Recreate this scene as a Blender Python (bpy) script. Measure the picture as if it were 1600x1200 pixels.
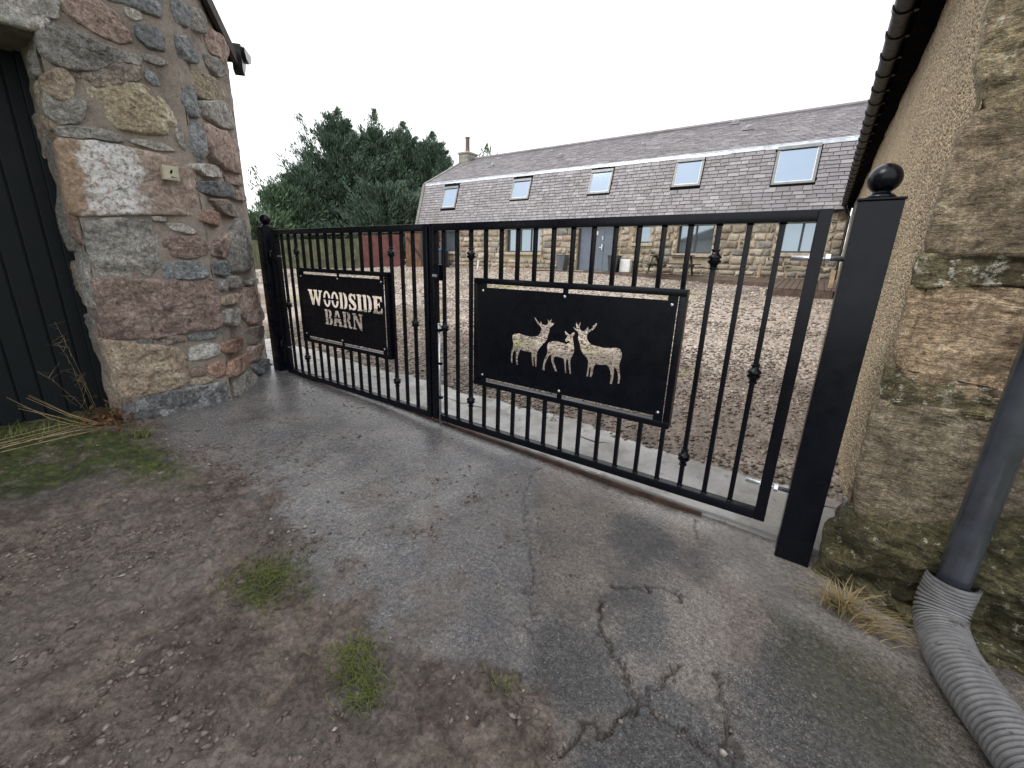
import bpy, bmesh, math, random
import numpy as np
from mathutils import Vector, Matrix, noise as mnoise

for o in list(bpy.data.objects):
    bpy.data.objects.remove(o)
random.seed(7)
RNG = np.random.default_rng(11)
SC = bpy.context.scene
COL = SC.collection
# world frame: X runs along the gate (right positive), Y runs through the gate into the yard, Z up
FRONT_STONES = [('granite_pale',[(-1.598,3.261),(-1.592,3.201),(-1.62,3.077),(-1.704,3.053),(-1.761,3.042),(-1.735,3.201)]),('granite_pink',[(-1.577,3.207),(-1.504,3.302),(-1.366,3.297),(-1.278,3.243),(-1.227,3.169),(-1.216,3.09),(-1.301,3.053),(-1.393,3.059),(-1.505,3.096),(-1.585,3.14)]),('whin_blue',[(-1.317,3.318),(-1.179,3.445),(-0.986,3.53),(-0.973,3.464),(-0.988,3.336),(-1.089,3.325),(-1.221,3.33)]),('granite_grey',[(-1.713,3.003),(-1.646,3.035),(-1.535,3.034),(-1.404,2.997),(-1.177,3.007),(-1.2,2.937),(-1.335,2.915),(-1.433,2.835),(-1.583,2.774),(-1.693,2.783),(-1.746,2.83),(-1.75,2.925)]),('granite_brown',[(-1.605,2.755),(-1.434,2.829),(-1.336,2.909),(-1.195,2.932),(-1.211,2.833),(-1.364,2.749),(-1.455,2.709),(-1.542,2.676),(-1.584,2.716)]),('granite_pale',[(-1.224,3.311),(-1.134,3.325),(-1.094,3.293),(-1.17,3.245),(-1.221,3.266)]),('whin_blue',[(-1.174,3.22),(-1.031,3.257),(-0.986,3.2),(-1.002,3.099),(-1.106,3.087),(-1.168,3.126)]),('sand_tan',[(-1.781,2.671),(-1.709,2.744),(-1.642,2.76),(-1.607,2.697),(-1.63,2.598),(-1.704,2.53),(-1.737,2.549),(-1.789,2.585)]),('granite_grey',[(-1.786,2.575),(-1.739,2.537),(-1.7,2.525),(-1.636,2.59),(-1.577,2.565),(-1.598,2.476),(-1.64,2.411),(-1.739,2.392),(-1.802,2.446)]),('sand_yellow',[(-1.522,2.676),(-1.359,2.781),(-1.223,2.798),(-1.112,2.761),(-1.04,2.675),(-1.014,2.559),(-1.07,2.484),(-1.236,2.445),(-1.396,2.44),(-1.461,2.499),(-1.5,2.575),(-1.529,2.609)]),('granite_grey',[(-1.764,2.357),(-1.673,2.391),(-1.55,2.409),(-1.415,2.397),(-1.391,2.344),(-1.48,2.331),(-1.564,2.331),(-1.669,2.307),(-1.745,2.308)]),('granite_pale',[(-1.364,2.37),(-1.268,2.391),(-1.122,2.396),(-1.047,2.35),(-1.183,2.328),(-1.3,2.344)]),('lichen_block',[(-1.763,2.273),(-1.522,2.308),(-1.281,2.295),(-0.978,2.296),(-0.961,2.091),(-0.968,1.854),(-1.39,1.82),(-1.771,1.77),(-1.776,1.968)]),('whin_blue',[(-1.156,2.927),(-1.1,2.907),(-1.069,2.839),(-1.126,2.822),(-1.173,2.858)]),('granite_grey',[(-1.162,3.024),(-1.065,3.045),(-0.984,3.022),(-1.052,2.98),(-1.147,2.98)]),('granite_grey',[(-1.013,2.601),(-0.982,2.595),(-0.964,2.502),(-0.964,2.374),(-1.012,2.406),(-1.023,2.502)]),('granite_grey',[(-1.719,1.708),(-1.572,1.751),(-1.346,1.749),(-1.306,1.665),(-1.288,1.519),(-1.307,1.403),(-1.419,1.31),(-1.604,1.287),(-1.699,1.304),(-1.738,1.411),(-1.746,1.56)]),('granite_pink',[(-1.253,1.603),(-1.167,1.65),(-0.97,1.654),(-0.925,1.587),(-0.938,1.498),(-1.078,1.458),(-1.238,1.48)]),('granite_pale',[(-1.208,1.753),(-1.077,1.757),(-0.994,1.704),(-1.03,1.671),(-1.161,1.692)]),('granite_pale',[(-1.311,1.8),(-1.2,1.803),(-1.213,1.766),(-1.29,1.762)]),('whin_blue',[(-1.279,1.403),(-1.172,1.439),(-1.02,1.434),(-0.946,1.39),(-0.951,1.299),(-1.107,1.274),(-1.284,1.284)]),('granite_pink',[(-1.74,1.273),(-1.479,1.27),(-1.23,1.258),(-0.947,1.272),(-0.92,1.17),(-0.914,0.98),(-0.938,0.817),(-1.179,0.804),(-1.452,0.772),(-1.638,0.795),(-1.739,0.799),(-1.745,0.94),(-1.744,1.117)]),('granite_grey',[(-1.631,0.76),(-1.467,0.77),(-1.463,0.706),(-1.572,0.717)]),('granite_brown',[(-1.432,0.77),(-1.231,0.773),(-1.215,0.724),(-1.32,0.692),(-1.436,0.698)]),('whin_blue',[(-1.192,0.768),(-1.02,0.777),(-0.916,0.786),(-0.936,0.709),(-1.193,0.712)]),('sand_tan',[(-1.796,0.79),(-1.696,0.76),(-1.492,0.706),(-1.324,0.664),(-1.261,0.58),(-1.273,0.351),(-1.353,0.29),(-1.562,0.281),(-1.702,0.269),(-1.749,0.307),(-1.753,0.503),(-1.788,0.663)]),('granite_pale',[(-1.214,0.63),(-1.086,0.669),(-0.954,0.642),(-0.94,0.559),(-1.058,0.518),(-1.206,0.523)]),('red_stone',[(-1.1,0.465),(-0.997,0.467),(-0.934,0.473),(-0.949,0.305),(-1.036,0.322),(-1.094,0.394)]),('granite_pink',[(-1.227,0.439),(-1.152,0.455),(-1.11,0.397),(-1.1,0.349),(-1.229,0.375)]),('sand_tan',[(-1.258,0.344),(-1.102,0.34),(-1.057,0.292),(-1.162,0.274),(-1.259,0.285)]),('whin_dark',[(-1.732,0.249),(-1.539,0.247),(-1.261,0.269),(-0.975,0.251),(-0.949,0.115),(-0.956,-0.002),(-1.14,-0.037),(-1.436,-0.043),(-1.676,-0.067),(-1.761,-0.039)])]
DIAG_STONES = [('whin_blue',[(0.085,3.527),(0.31,3.66),(0.363,3.578),(0.264,3.414),(0.094,3.392)]),('granite_grey',[(0.44,3.641),(0.749,3.755),(0.664,3.543),(0.404,3.461),(0.379,3.532)]),('granite_pink',[(0.784,3.638),(1.123,3.705),(1.252,3.659),(1.09,3.449),(0.835,3.447),(0.733,3.513)]),('whin_blue',[(0.025,3.254),(0.173,3.309),(0.362,3.263),(0.281,3.148),(0.049,3.115)]),('granite_grey',[(0.628,3.351),(0.965,3.434),(1.1,3.353),(0.842,3.246),(0.675,3.264)]),('sand_yellow',[(0.297,3.098),(0.775,3.191),(0.928,3.113),(0.789,3.004),(0.37,2.906),(0.204,2.953)]),('granite_grey',[(0.356,2.872),(0.745,3.007),(1.183,3.055),(1.152,2.851),(0.641,2.752),(0.391,2.762)]),('whin_blue',[(0.033,2.909),(0.157,2.923),(0.187,2.82),(0.26,2.725),(0.056,2.668),(-0.001,2.762)]),('granite_pink',[(0.379,2.683),(0.669,2.71),(1.158,2.799),(1.264,2.714),(1.165,2.413),(0.772,2.378),(0.368,2.4),(0.304,2.495)]),('whin_blue',[(0.06,2.634),(0.135,2.644),(0.314,2.62),(0.179,2.331),(0.021,2.329),(-0.005,2.425)]),('granite_pale',[(0.007,2.275),(0.254,2.322),(0.628,2.327),(0.58,2.267),(0.168,2.206),(0.007,2.231)]),('whin_dark',[(0.03,2.13),(0.419,2.207),(0.779,2.212),(0.732,2.098),(0.226,2.049),(0.021,2.06)]),('granite_pink',[(0.691,2.303),(1.104,2.337),(1.172,2.262),(0.762,2.233)]),('granite_brown',[(0.835,2.185),(1.15,2.211),(1.185,2.108),(0.77,2.091)]),('granite_brown',[(0.209,2.007),(0.588,2.054),(0.867,1.977),(0.778,1.894),(0.387,1.911)]),('red_stone',[(0.009,1.889),(0.271,1.899),(0.403,1.835),(0.283,1.766),(-0.001,1.786)]),('granite_grey',[(0.513,1.683),(0.839,1.843),(1.112,1.886),(1.283,1.766),(1.237,1.49),(0.986,1.355),(0.539,1.342),(0.43,1.444)]),('granite_pink',[(0.047,1.571),(0.421,1.716),(0.458,1.641),(0.369,1.464),(0.086,1.499)]),('whin_blue',[(0.023,1.423),(0.231,1.441),(0.397,1.365),(0.272,1.294),(0.048,1.325)]),('granite_grey',[(0.331,1.284),(0.721,1.274),(0.747,1.187),(0.435,1.162),(0.295,1.196)]),('granite_grey',[(0.098,1.273),(0.267,1.257),(0.225,1.155),(0.092,1.164)]),('granite_pale',[(0.862,1.225),(1.26,1.232),(1.25,1.173),(0.905,1.167)]),('granite_pink',[(0.685,1.114),(1.182,1.141),(1.36,1.007),(1.299,0.739),(0.82,0.73),(0.603,0.849)]),('sand_tan',[(0.15,1.098),(0.468,1.104),(0.593,1.046),(0.372,1.012),(0.107,1.018)]),('granite_pale',[(0.146,0.964),(0.461,0.947),(0.535,0.835),(0.387,0.773),(0.102,0.82)]),('granite_brown',[(0.67,0.701),(1.126,0.662),(1.117,0.514),(0.665,0.5),(0.608,0.602)]),('red_stone',[(0.034,0.657),(0.524,0.634),(0.538,0.547),(0.133,0.508),(-0.003,0.567)]),('red_stone',[(0.057,0.456),(0.556,0.436),(0.5,0.304),(0.042,0.291),(0.008,0.338)]),('granite_pink',[(0.655,0.479),(1.055,0.446),(1.12,0.337),(0.849,0.295),(0.574,0.322)]),('whin_blue',[(0.633,0.268),(1.183,0.233),(1.202,0.084),(0.841,0.104)]),('granite_grey',[(0.096,0.219),(0.424,0.249),(0.702,0.13),(0.574,0.001),(0.112,0.051)])]
RIGHT_STONES = [('sand_olive',[(0.351,2.503),(0.369,2.614),(0.659,2.528),(0.784,2.063),(0.533,2.105),(0.433,2.137),(0.375,2.272)]),('sand_brown',[(0.414,2.109),(0.538,2.087),(0.788,2.047),(0.91,1.592),(0.656,1.606),(0.476,1.606),(0.381,1.611),(0.381,1.839),(0.383,2.051)]),('sand_lichen',[(0.376,1.579),(0.519,1.584),(0.663,1.579),(0.916,1.57),(0.939,1.481),(0.687,1.482),(0.542,1.485),(0.381,1.461)]),('sand_pink',[(0.37,1.426),(0.439,1.467),(0.561,1.453),(0.715,1.438),(0.935,1.435),(1.023,1.102),(0.789,1.066),(0.669,0.992),(0.528,0.997),(0.395,1.112)]),('sand_lichen',[(0.379,1.086),(0.531,0.986),(0.672,0.982),(0.792,1.056),(1.027,1.088),(1.058,0.971),(0.817,0.954),(0.714,0.929),(0.561,0.923),(0.4,0.923),(0.372,0.972)]),('sand_grey',[(0.374,0.899),(0.497,0.914),(0.635,0.911),(0.819,0.943),(1.061,0.961),(1.146,0.641),(0.924,0.518),(0.79,0.413),(0.569,0.341),(0.41,0.339),(0.376,0.563)])]
RIGHT_BASE = [('sand_moss',[(0.311,0.215),(0.407,0.323),(0.623,0.363),(0.91,0.511),(1.212,0.603),(1.339,0.137),(1.041,-0.023),(0.855,-0.087),(0.674,-0.083),(0.418,-0.056),(0.324,0.005)])]
DEER = [[(-1.826,0.969),(-1.804,0.986),(-1.76,0.993),(-1.723,0.985),(-1.68,0.981),(-1.623,0.984),(-1.596,0.993),(-1.579,1.017),(-1.571,1.041),(-1.572,1.056),(-1.586,1.07),(-1.604,1.083),(-1.619,1.102),(-1.63,1.115),(-1.638,1.133),(-1.625,1.123),(-1.61,1.107),(-1.593,1.091),(-1.582,1.087),(-1.582,1.106),(-1.571,1.094),(-1.565,1.079),(-1.552,1.081),(-1.532,1.078),(-1.517,1.094),(-1.52,1.114),(-1.527,1.123),(-1.514,1.119),(-1.504,1.112),(-1.49,1.13),(-1.486,1.123),(-1.494,1.111),(-1.488,1.099),(-1.467,1.101),(-1.469,1.092),(-1.486,1.076),(-1.501,1.061),(-1.502,1.04),(-1.507,1.019),(-1.514,1.001),(-1.519,0.976),(-1.538,0.95),(-1.564,0.923),(-1.584,0.896),(-1.596,0.87),(-1.598,0.833),(-1.597,0.759),(-1.609,0.759),(-1.617,0.818),(-1.623,0.835),(-1.628,0.804),(-1.622,0.761),(-1.632,0.762),(-1.643,0.814),(-1.648,0.862),(-1.674,0.863),(-1.718,0.865),(-1.748,0.87),(-1.761,0.84),(-1.771,0.794),(-1.766,0.747),(-1.78,0.748),(-1.789,0.792),(-1.788,0.843),(-1.8,0.86),(-1.814,0.839),(-1.82,0.8),(-1.818,0.755),(-1.832,0.757),(-1.836,0.804),(-1.83,0.849),(-1.82,0.876),(-1.816,0.908),(-1.825,0.938)],[(-1.378,1.057),(-1.358,1.044),(-1.34,1.033),(-1.328,1.034),(-1.316,1.049),(-1.298,1.058),(-1.301,1.037),(-1.312,1.019),(-1.306,0.991),(-1.298,0.958),(-1.294,0.924),(-1.301,0.895),(-1.315,0.869),(-1.319,0.839),(-1.312,0.793),(-1.305,0.755),(-1.317,0.753),(-1.329,0.802),(-1.338,0.854),(-1.349,0.858),(-1.352,0.834),(-1.349,0.787),(-1.342,0.751),(-1.355,0.751),(-1.361,0.797),(-1.372,0.855),(-1.398,0.86),(-1.438,0.863),(-1.457,0.848),(-1.448,0.813),(-1.433,0.785),(-1.419,0.751),(-1.436,0.751),(-1.453,0.782),(-1.473,0.821),(-1.476,0.857),(-1.473,0.875),(-1.492,0.861),(-1.51,0.828),(-1.525,0.789),(-1.526,0.743),(-1.544,0.745),(-1.542,0.786),(-1.531,0.831),(-1.513,0.87),(-1.51,0.894),(-1.517,0.929),(-1.505,0.954),(-1.479,0.967),(-1.439,0.975),(-1.393,0.969),(-1.359,0.966),(-1.337,0.978),(-1.331,0.991),(-1.346,0.986),(-1.363,0.98),(-1.373,0.99),(-1.36,1.008),(-1.356,1.023),(-1.372,1.032)],[(-1.274,1.012),(-1.271,1.03),(-1.27,1.047),(-1.28,1.062),(-1.297,1.072),(-1.31,1.081),(-1.314,1.092),(-1.298,1.085),(-1.285,1.082),(-1.296,1.105),(-1.294,1.13),(-1.284,1.112),(-1.274,1.096),(-1.272,1.113),(-1.258,1.133),(-1.261,1.115),(-1.265,1.097),(-1.261,1.081),(-1.25,1.071),(-1.238,1.067),(-1.221,1.08),(-1.208,1.092),(-1.205,1.108),(-1.199,1.088),(-1.186,1.086),(-1.169,1.099),(-1.168,1.114),(-1.159,1.117),(-1.143,1.137),(-1.14,1.124),(-1.15,1.103),(-1.166,1.086),(-1.188,1.071),(-1.201,1.058),(-1.206,1.041),(-1.204,1.021),(-1.19,1.001),(-1.165,0.985),(-1.135,0.98),(-1.076,0.975),(-1.031,0.98),(-0.993,0.988),(-0.964,0.981),(-0.949,0.962),(-0.946,0.935),(-0.951,0.908),(-0.959,0.874),(-0.949,0.831),(-0.942,0.788),(-0.945,0.747),(-0.957,0.749),(-0.957,0.785),(-0.964,0.823),(-0.978,0.848),(-0.99,0.857),(-0.989,0.813),(-0.99,0.774),(-0.995,0.738),(-1.011,0.737),(-1.008,0.776),(-1.015,0.82),(-1.03,0.851),(-1.048,0.863),(-1.088,0.855),(-1.123,0.856),(-1.136,0.834),(-1.139,0.793),(-1.148,0.757),(-1.162,0.758),(-1.158,0.79),(-1.159,0.83),(-1.17,0.817),(-1.171,0.782),(-1.175,0.756),(-1.186,0.758),(-1.183,0.803),(-1.182,0.838),(-1.182,0.866),(-1.199,0.892),(-1.225,0.911),(-1.245,0.937),(-1.254,0.97),(-1.262,0.991)]]
CAM_ROT = [[0.818778,-0.181093,0.544801],[0.573359,0.20938,-0.792098],[0.029373,0.960919,0.275268]]
CAM_LOC = (0.0,-2.677,1.5)
# ---------------------------------------------------------------- camera
cam = bpy.data.cameras.new('camera')
camo = bpy.data.objects.new('camera', cam)
COL.objects.link(camo)
cam.sensor_fit = 'HORIZONTAL'
cam.sensor_width = 36.0
cam.lens = 36.0 * 656.0 / 1600.0
cam.clip_start = 0.05
cam.clip_end = 2000
M = Matrix(CAM_ROT).to_4x4()
M.translation = Vector(CAM_LOC)
camo.matrix_world = M
SC.camera = camo
# ---------------------------------------------------------------- sky, sun, exposure
SUN_DIR = Vector((-0.40, -0.46, 0.79)).normalized()        # towards the sun: behind and left of the camera, veiled by cloud
SUN_EL, SUN_AZ = math.asin(SUN_DIR.z), math.atan2(SUN_DIR.x, SUN_DIR.y)
wd = bpy.data.worlds.new('World')
SC.world = wd
wd.use_nodes = True
nt = wd.node_tree
nt.nodes.clear()
sky = nt.nodes.new('ShaderNodeTexSky')
sky.sky_type = 'NISHITA'
sky.sun_disc = False
sky.sun_elevation = SUN_EL
sky.sun_rotation = SUN_AZ
sky.dust_density = 4.0
skb = nt.nodes.new('ShaderNodeBackground')
skb.inputs[1].default_value = 0.1
nt.links.new(sky.outputs[0], skb.inputs[0])
ovc = nt.nodes.new('ShaderNodeBackground')          # even cloud layer
ovc.inputs[0].default_value = (0.975, 0.985, 1.0, 1)
ovc.inputs[1].default_value = 1.05
mx = nt.nodes.new('ShaderNodeMixShader')
mx.inputs[0].default_value = 0.9
nt.links.new(skb.outputs[0], mx.inputs[1])
nt.links.new(ovc.outputs[0], mx.inputs[2])
wo = nt.nodes.new('ShaderNodeOutputWorld')
nt.links.new(mx.outputs[0], wo.inputs[0])
sl = bpy.data.lights.new('sun', 'SUN')
sl.energy = 1.5
sl.angle = math.radians(24)
sl.color = (1.0, 0.97, 0.93)
slo = bpy.data.objects.new('sun', sl)
COL.objects.link(slo)
slo.rotation_euler = (-SUN_DIR).to_track_quat('-Z', 'Y').to_euler()
SC.view_settings.view_transform = 'Standard'
SC.view_settings.look = 'None'
SC.view_settings.gamma = 1.0
SC.view_settings.exposure = 0.78
SC.view_settings.use_curve_mapping = False

# ---------------------------------------------------------------- numeric helpers
def _hash(ix, iy, seed):
    h = (ix.astype(np.int64) * 374761393 + iy.astype(np.int64) * 668265263 + seed * 1442695041) & 0xFFFFFFFF
    h = ((h ^ (h >> 13)) * 1274126177) & 0xFFFFFFFF
    return ((h ^ (h >> 16)) & 0xFFFF) / 65535.0
def vn(x, y, seed=0):
    ix = np.floor(x); iy = np.floor(y)
    fx = x - ix; fy = y - iy
    fx = fx * fx * (3 - 2 * fx); fy = fy * fy * (3 - 2 * fy)
    a = _hash(ix, iy, seed); b = _hash(ix + 1, iy, seed)
    c = _hash(ix, iy + 1, seed); e = _hash(ix + 1, iy + 1, seed)
    return (a * (1 - fx) + b * fx) * (1 - fy) + (c * (1 - fx) + e * fx) * fy
def fbm(x, y, seed=0, octv=4, gain=0.5):
    s = 0; a = 1; t = 0
    for k in range(octv):
        s = s + a * vn(x * 2 ** k + 17.3 * k, y * 2 ** k - 9.1 * k, seed + k); t += a; a *= gain
    return s / t
def sstep(a, b, x):
    t = np.clip((x - a) / (b - a), 0, 1)
    return t * t * (3 - 2 * t)
def seg_dist(x, y, pts):
    dm = np.full(np.shape(x), 1e9)
    for (ax, ay), (bx, by) in zip(pts[:-1], pts[1:]):
        vx, vy = bx - ax, by - ay
        t = np.clip(((x - ax) * vx + (y - ay) * vy) / (vx * vx + vy * vy), 0, 1)
        dm = np.minimum(dm, np.hypot(x - ax - t * vx, y - ay - t * vy))
    return dm

# ---------------------------------------------------------------- mesh helpers
def link(name, me, mat=None, parent=None, smooth=False):
    o = bpy.data.objects.new(name, me)
    COL.objects.link(o)
    if mat is not None and len(me.materials) == 0:
        me.materials.append(mat)
    if parent is not None:
        o.parent = parent
    if smooth:
        me.polygons.foreach_set('use_smooth', np.ones(len(me.polygons), dtype=bool))
    return o
def np_mesh(name, V, F):
    """V (n,3) floats, F (m,k) ints, all faces k-gons"""
    me = bpy.data.meshes.new(name)
    V = np.ascontiguousarray(V, dtype=np.float32); F = np.ascontiguousarray(F, dtype=np.int32)
    me.vertices.add(len(V)); me.vertices.foreach_set('co', V.ravel())
    m, k = F.shape
    me.loops.add(m * k); me.loops.foreach_set('vertex_index', F.ravel())
    me.polygons.add(m)
    me.polygons.foreach_set('loop_start', np.arange(0, m * k, k, dtype=np.int32))
    me.polygons.foreach_set('loop_total', np.full(m, k, dtype=np.int32))
    me.update(calc_edges=True); me.validate()
    return me
def grid_mesh(name, P):
    """P (ny,nx,3) -> quads"""
    ny, nx = P.shape[:2]
    i = np.arange(ny * nx).reshape(ny, nx)
    F = np.stack([i[:-1, :-1], i[:-1, 1:], i[1:, 1:], i[1:, :-1]], -1).reshape(-1, 4)
    return np_mesh(name, P.reshape(-1, 3), F)
def attr(me, name, arr):
    a = me.attributes.new(name, 'FLOAT', 'POINT')
    a.data.foreach_set('value', np.ascontiguousarray(arr, dtype=np.float32).ravel())
class MB:
    """collects simple solids into one mesh"""
    def __init__(s): s.v = []; s.f = []
    def add(s, v, f):
        n = len(s.v); s.v += [tuple(p) for p in v]; s.f += [tuple(n + i for i in q) for q in f]
    def box(s, x0, x1, y0, y1, z0, z1):
        s.add([(x0, y0, z0), (x1, y0, z0), (x1, y1, z0), (x0, y1, z0), (x0, y0, z1), (x1, y0, z1), (x1, y1, z1), (x0, y1, z1)],
              [(0, 3, 2, 1), (4, 5, 6, 7), (0, 1, 5, 4), (1, 2, 6, 5), (2, 3, 7, 6), (3, 0, 4, 7)])
        return s
    def bbox(s, x0, x1, y0, y1, z0, z1, b=0.004):
        """box with bevelled edges"""
        bm = bmesh.new()
        bmesh.ops.create_cube(bm, size=1)
        for v in bm.verts:
            v.co = Vector(((x0 + x1) / 2 + v.co.x * (x1 - x0), (y0 + y1) / 2 + v.co.y * (y1 - y0), (z0 + z1) / 2 + v.co.z * (z1 - z0)))
        bmesh.ops.bevel(bm, geom=bm.edges[:], offset=b, segments=2, affect='EDGES', profile=0.6)
        bm.verts.index_update()
        s.add([v.co[:] for v in bm.verts], [[v.index for v in f.verts] for f in bm.faces])
        bm.free(); return s
    def tube(s, pts, r, n=10, cap=True):
        pts = [Vector(p) for p in pts]
        rs = r if isinstance(r, (list, tuple)) else [r] * len(pts)
        rings = []; up = None
        for i, p in enumerate(pts):
            t = (pts[min(i + 1, len(pts) - 1)] - pts[max(i - 1, 0)]).normalized()
            if up is None:
                up = Vector((0, 0, 1)) if abs(t.z) < 0.9 else Vector((1, 0, 0))
            a = t.cross(up).normalized(); up = a.cross(t).normalized()
            rings.append([p + (a * math.cos(2 * math.pi * k / n) + up * math.sin(2 * math.pi * k / n)) * rs[i] for k in range(n)])
        v = [q for r_ in rings for q in r_]
        f = [(i * n + k, i * n + (k + 1) % n, (i + 1) * n + (k + 1) % n, (i + 1) * n + k) for i in range(len(pts) - 1) for k in range(n)]
        if cap:
            f += [tuple(range(n))[::-1], tuple((len(pts) - 1) * n + k for k in range(n))]
        s.add(v, f); return s
    def lathe(s, prof, c, n=20):
        """profile [(r,z)] about the vertical through c"""
        cx, cy, cz = c
        v = [(cx + r * math.cos(2 * math.pi * k / n), cy + r * math.sin(2 * math.pi * k / n), cz + z) for r, z in prof for k in range(n)]
        f = [(i * n + k, i * n + (k + 1) % n, (i + 1) * n + (k + 1) % n, (i + 1) * n + k) for i in range(len(prof) - 1) for k in range(n)]
        f += [tuple(range(n))[::-1], tuple((len(prof) - 1) * n + k for k in range(n))]
        s.add(v, f); return s
    def prism(s, poly, fn, d0, d1):
        """2-D polygon extruded: fn(u,v,depth)->xyz"""
        n = len(poly)
        v = [fn(u, w, d0) for u, w in poly] + [fn(u, w, d1) for u, w in poly]
        f = [tuple(range(n))[::-1], tuple(range(n, 2 * n))] + [(i, (i + 1) % n, n + (i + 1) % n, n + i) for i in range(n)]
        s.add(v, f); return s
    def mesh(s, name):
        me = bpy.data.meshes.new(name); me.from_pydata(s.v, [], s.f); me.validate()
        bm = bmesh.new(); bm.from_mesh(me); bmesh.ops.recalc_face_normals(bm, faces=bm.faces[:]); bm.to_mesh(me); bm.free()
        return me
    def build(s, name, mat=None, parent=None, smooth=False):
        return link(name, s.mesh(name), mat, parent, smooth)
def auto_smooth(o, deg=35):
    me = o.data
    me.polygons.foreach_set('use_smooth', np.ones(len(me.polygons), dtype=bool))
    try:
        me.set_sharp_from_angle(angle=math.radians(deg))
    except Exception:
        pass
    return o
def thing(name, label, cat, loc=(0, 0, 0), group=None):
    o = bpy.data.objects.new(name, None); COL.objects.link(o)
    o.location = loc; o.empty_display_size = 0.1
    o['label'] = label; o['category'] = cat
    if group: o['group'] = group
    return o
def tag(o, label, cat, group=None, kind=None):
    o['label'] = label; o['category'] = cat
    if group: o['group'] = group
    if kind: o['kind'] = kind
    return o
def struct(o, kind='structure'):
    o['kind'] = kind; return o
def copy_tree(o, parent=None):
    c = o.copy(); COL.objects.link(c); c.parent = parent
    for ch in list(o.children): copy_tree(ch, c)
    return c

# ---------------------------------------------------------------- material helpers
class NT:
    def __init__(s, name):
        s.m = bpy.data.materials.new(name); s.m.use_nodes = True
        s.t = s.m.node_tree; s.t.nodes.clear()
        s.out = s.n('ShaderNodeOutputMaterial'); s.p = s.n('ShaderNodeBsdfPrincipled')
        s.l(s.p.outputs[0], s.out.inputs[0])
        s.pos = s.n('ShaderNodeNewGeometry').outputs['Position']
    def n(s, ty, **kw):
        nd = s.t.nodes.new(ty)
        for k, v in kw.items(): setattr(nd, k, v)
        return nd
    def l(s, a, b): s.t.links.new(a, b)
    def put(s, sock, v):
        if hasattr(v, 'is_output') or isinstance(v, bpy.types.NodeSocket): s.l(v, sock)
        elif isinstance(v, (tuple, list)) and len(v) == 3 and sock.type == 'RGBA': sock.default_value = (*v, 1)
        else: sock.default_value = v
    def noise(s, scale, detail=5, rough=0.6, vec=None, dist=0.0):
        nd = s.n('ShaderNodeTexNoise'); nd.inputs['Scale'].default_value = scale
        nd.inputs['Detail'].default_value = detail; nd.inputs['Roughness'].default_value = rough
        nd.inputs['Distortion'].default_value = dist
        s.l(vec or s.pos, nd.inputs['Vector']); return nd.outputs[0]
    def vor(s, scale, feature='F1', out=0, vec=None):
        nd = s.n('ShaderNodeTexVoronoi', feature=feature); nd.inputs['Scale'].default_value = scale
        s.l(vec or s.pos, nd.inputs['Vector']); return nd.outputs[out]
    def ramp(s, fac, stops):
        nd = s.n('ShaderNodeValToRGB'); e = nd.color_ramp.elements
        while len(e) < len(stops): e.new(0.5)
        for el, (p, c) in zip(e, stops):
            el.position = p; el.color = (*c, 1) if len(c) == 3 else c
        s.put(nd.inputs[0], fac); return nd.outputs[0]
    def mix(s, fac, a, b, mode='MIX'):
        nd = s.n('ShaderNodeMix', data_type='RGBA', blend_type=mode)
        s.put(nd.inputs[0], fac); s.put(nd.inputs[6], a); s.put(nd.inputs[7], b); return nd.outputs[2]
    def math(s, op, a, b=0.0, clamp=False):
        nd = s.n('ShaderNodeMath', operation=op, use_clamp=clamp); s.put(nd.inputs[0], a); s.put(nd.inputs[1], b); return nd.outputs[0]
    def rng(s, v, a, b, c=0.0, d=1.0):
        nd = s.n('ShaderNodeMapRange'); nd.interpolation_type = 'SMOOTHSTEP'
        s.put(nd.inputs[0], v)
        for i, q in enumerate((a, b, c, d)): s.put(nd.inputs[1 + i], q)
        return nd.outputs[0]
    def attr(s, name):
        nd = s.n('ShaderNodeAttribute', attribute_name=name); return nd.outputs['Fac']
    def bump(s, h, strength=0.5, dist=0.01, normal=None):
        nd = s.n('ShaderNodeBump'); nd.inputs['Strength'].default_value = strength; nd.inputs['Distance'].default_value = dist
        s.l(h, nd.inputs['Height'])
        if normal is not None: s.l(normal, nd.inputs['Normal'])
        return nd.outputs[0]
    def done(s, color, rough=0.8, metal=0.0, normal=None, spec=None):
        s.put(s.p.inputs['Base Color'], color); s.put(s.p.inputs['Roughness'], rough); s.put(s.p.inputs['Metallic'], metal)
        if normal is not None: s.l(normal, s.p.inputs['Normal'])
        if spec is not None: s.put(s.p.inputs['Specular IOR Level'], spec)
        return s.m
    def rand(s): return s.n('ShaderNodeObjectInfo').outputs['Random']
    def isl(s): return s.n('ShaderNodeNewGeometry').outputs['Random Per Island']
    def xyz(s):
        nd = s.n('ShaderNodeSeparateXYZ'); s.l(s.pos, nd.inputs[0]); return nd.outputs

def plain(name, col, rough=0.6, metal=0.0, var=0.25, nscale=8.0, bscale=60.0, bstr=0.2, bdist=0.003, spec=None):
    m = NT(name)
    nz = m.noise(nscale, 6)
    c = m.mix(m.rng(nz, 0.3, 0.7), tuple(x * (1 - var) for x in col), tuple(min(1, x * (1 + var)) for x in col))
    r = m.rng(m.noise(nscale * 3, 4), 0.3, 0.7, max(0.02, rough - 0.1), min(1, rough + 0.1))
    return m.done(c, r, metal, m.bump(m.noise(bscale, 4), bstr, bdist), spec)

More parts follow.
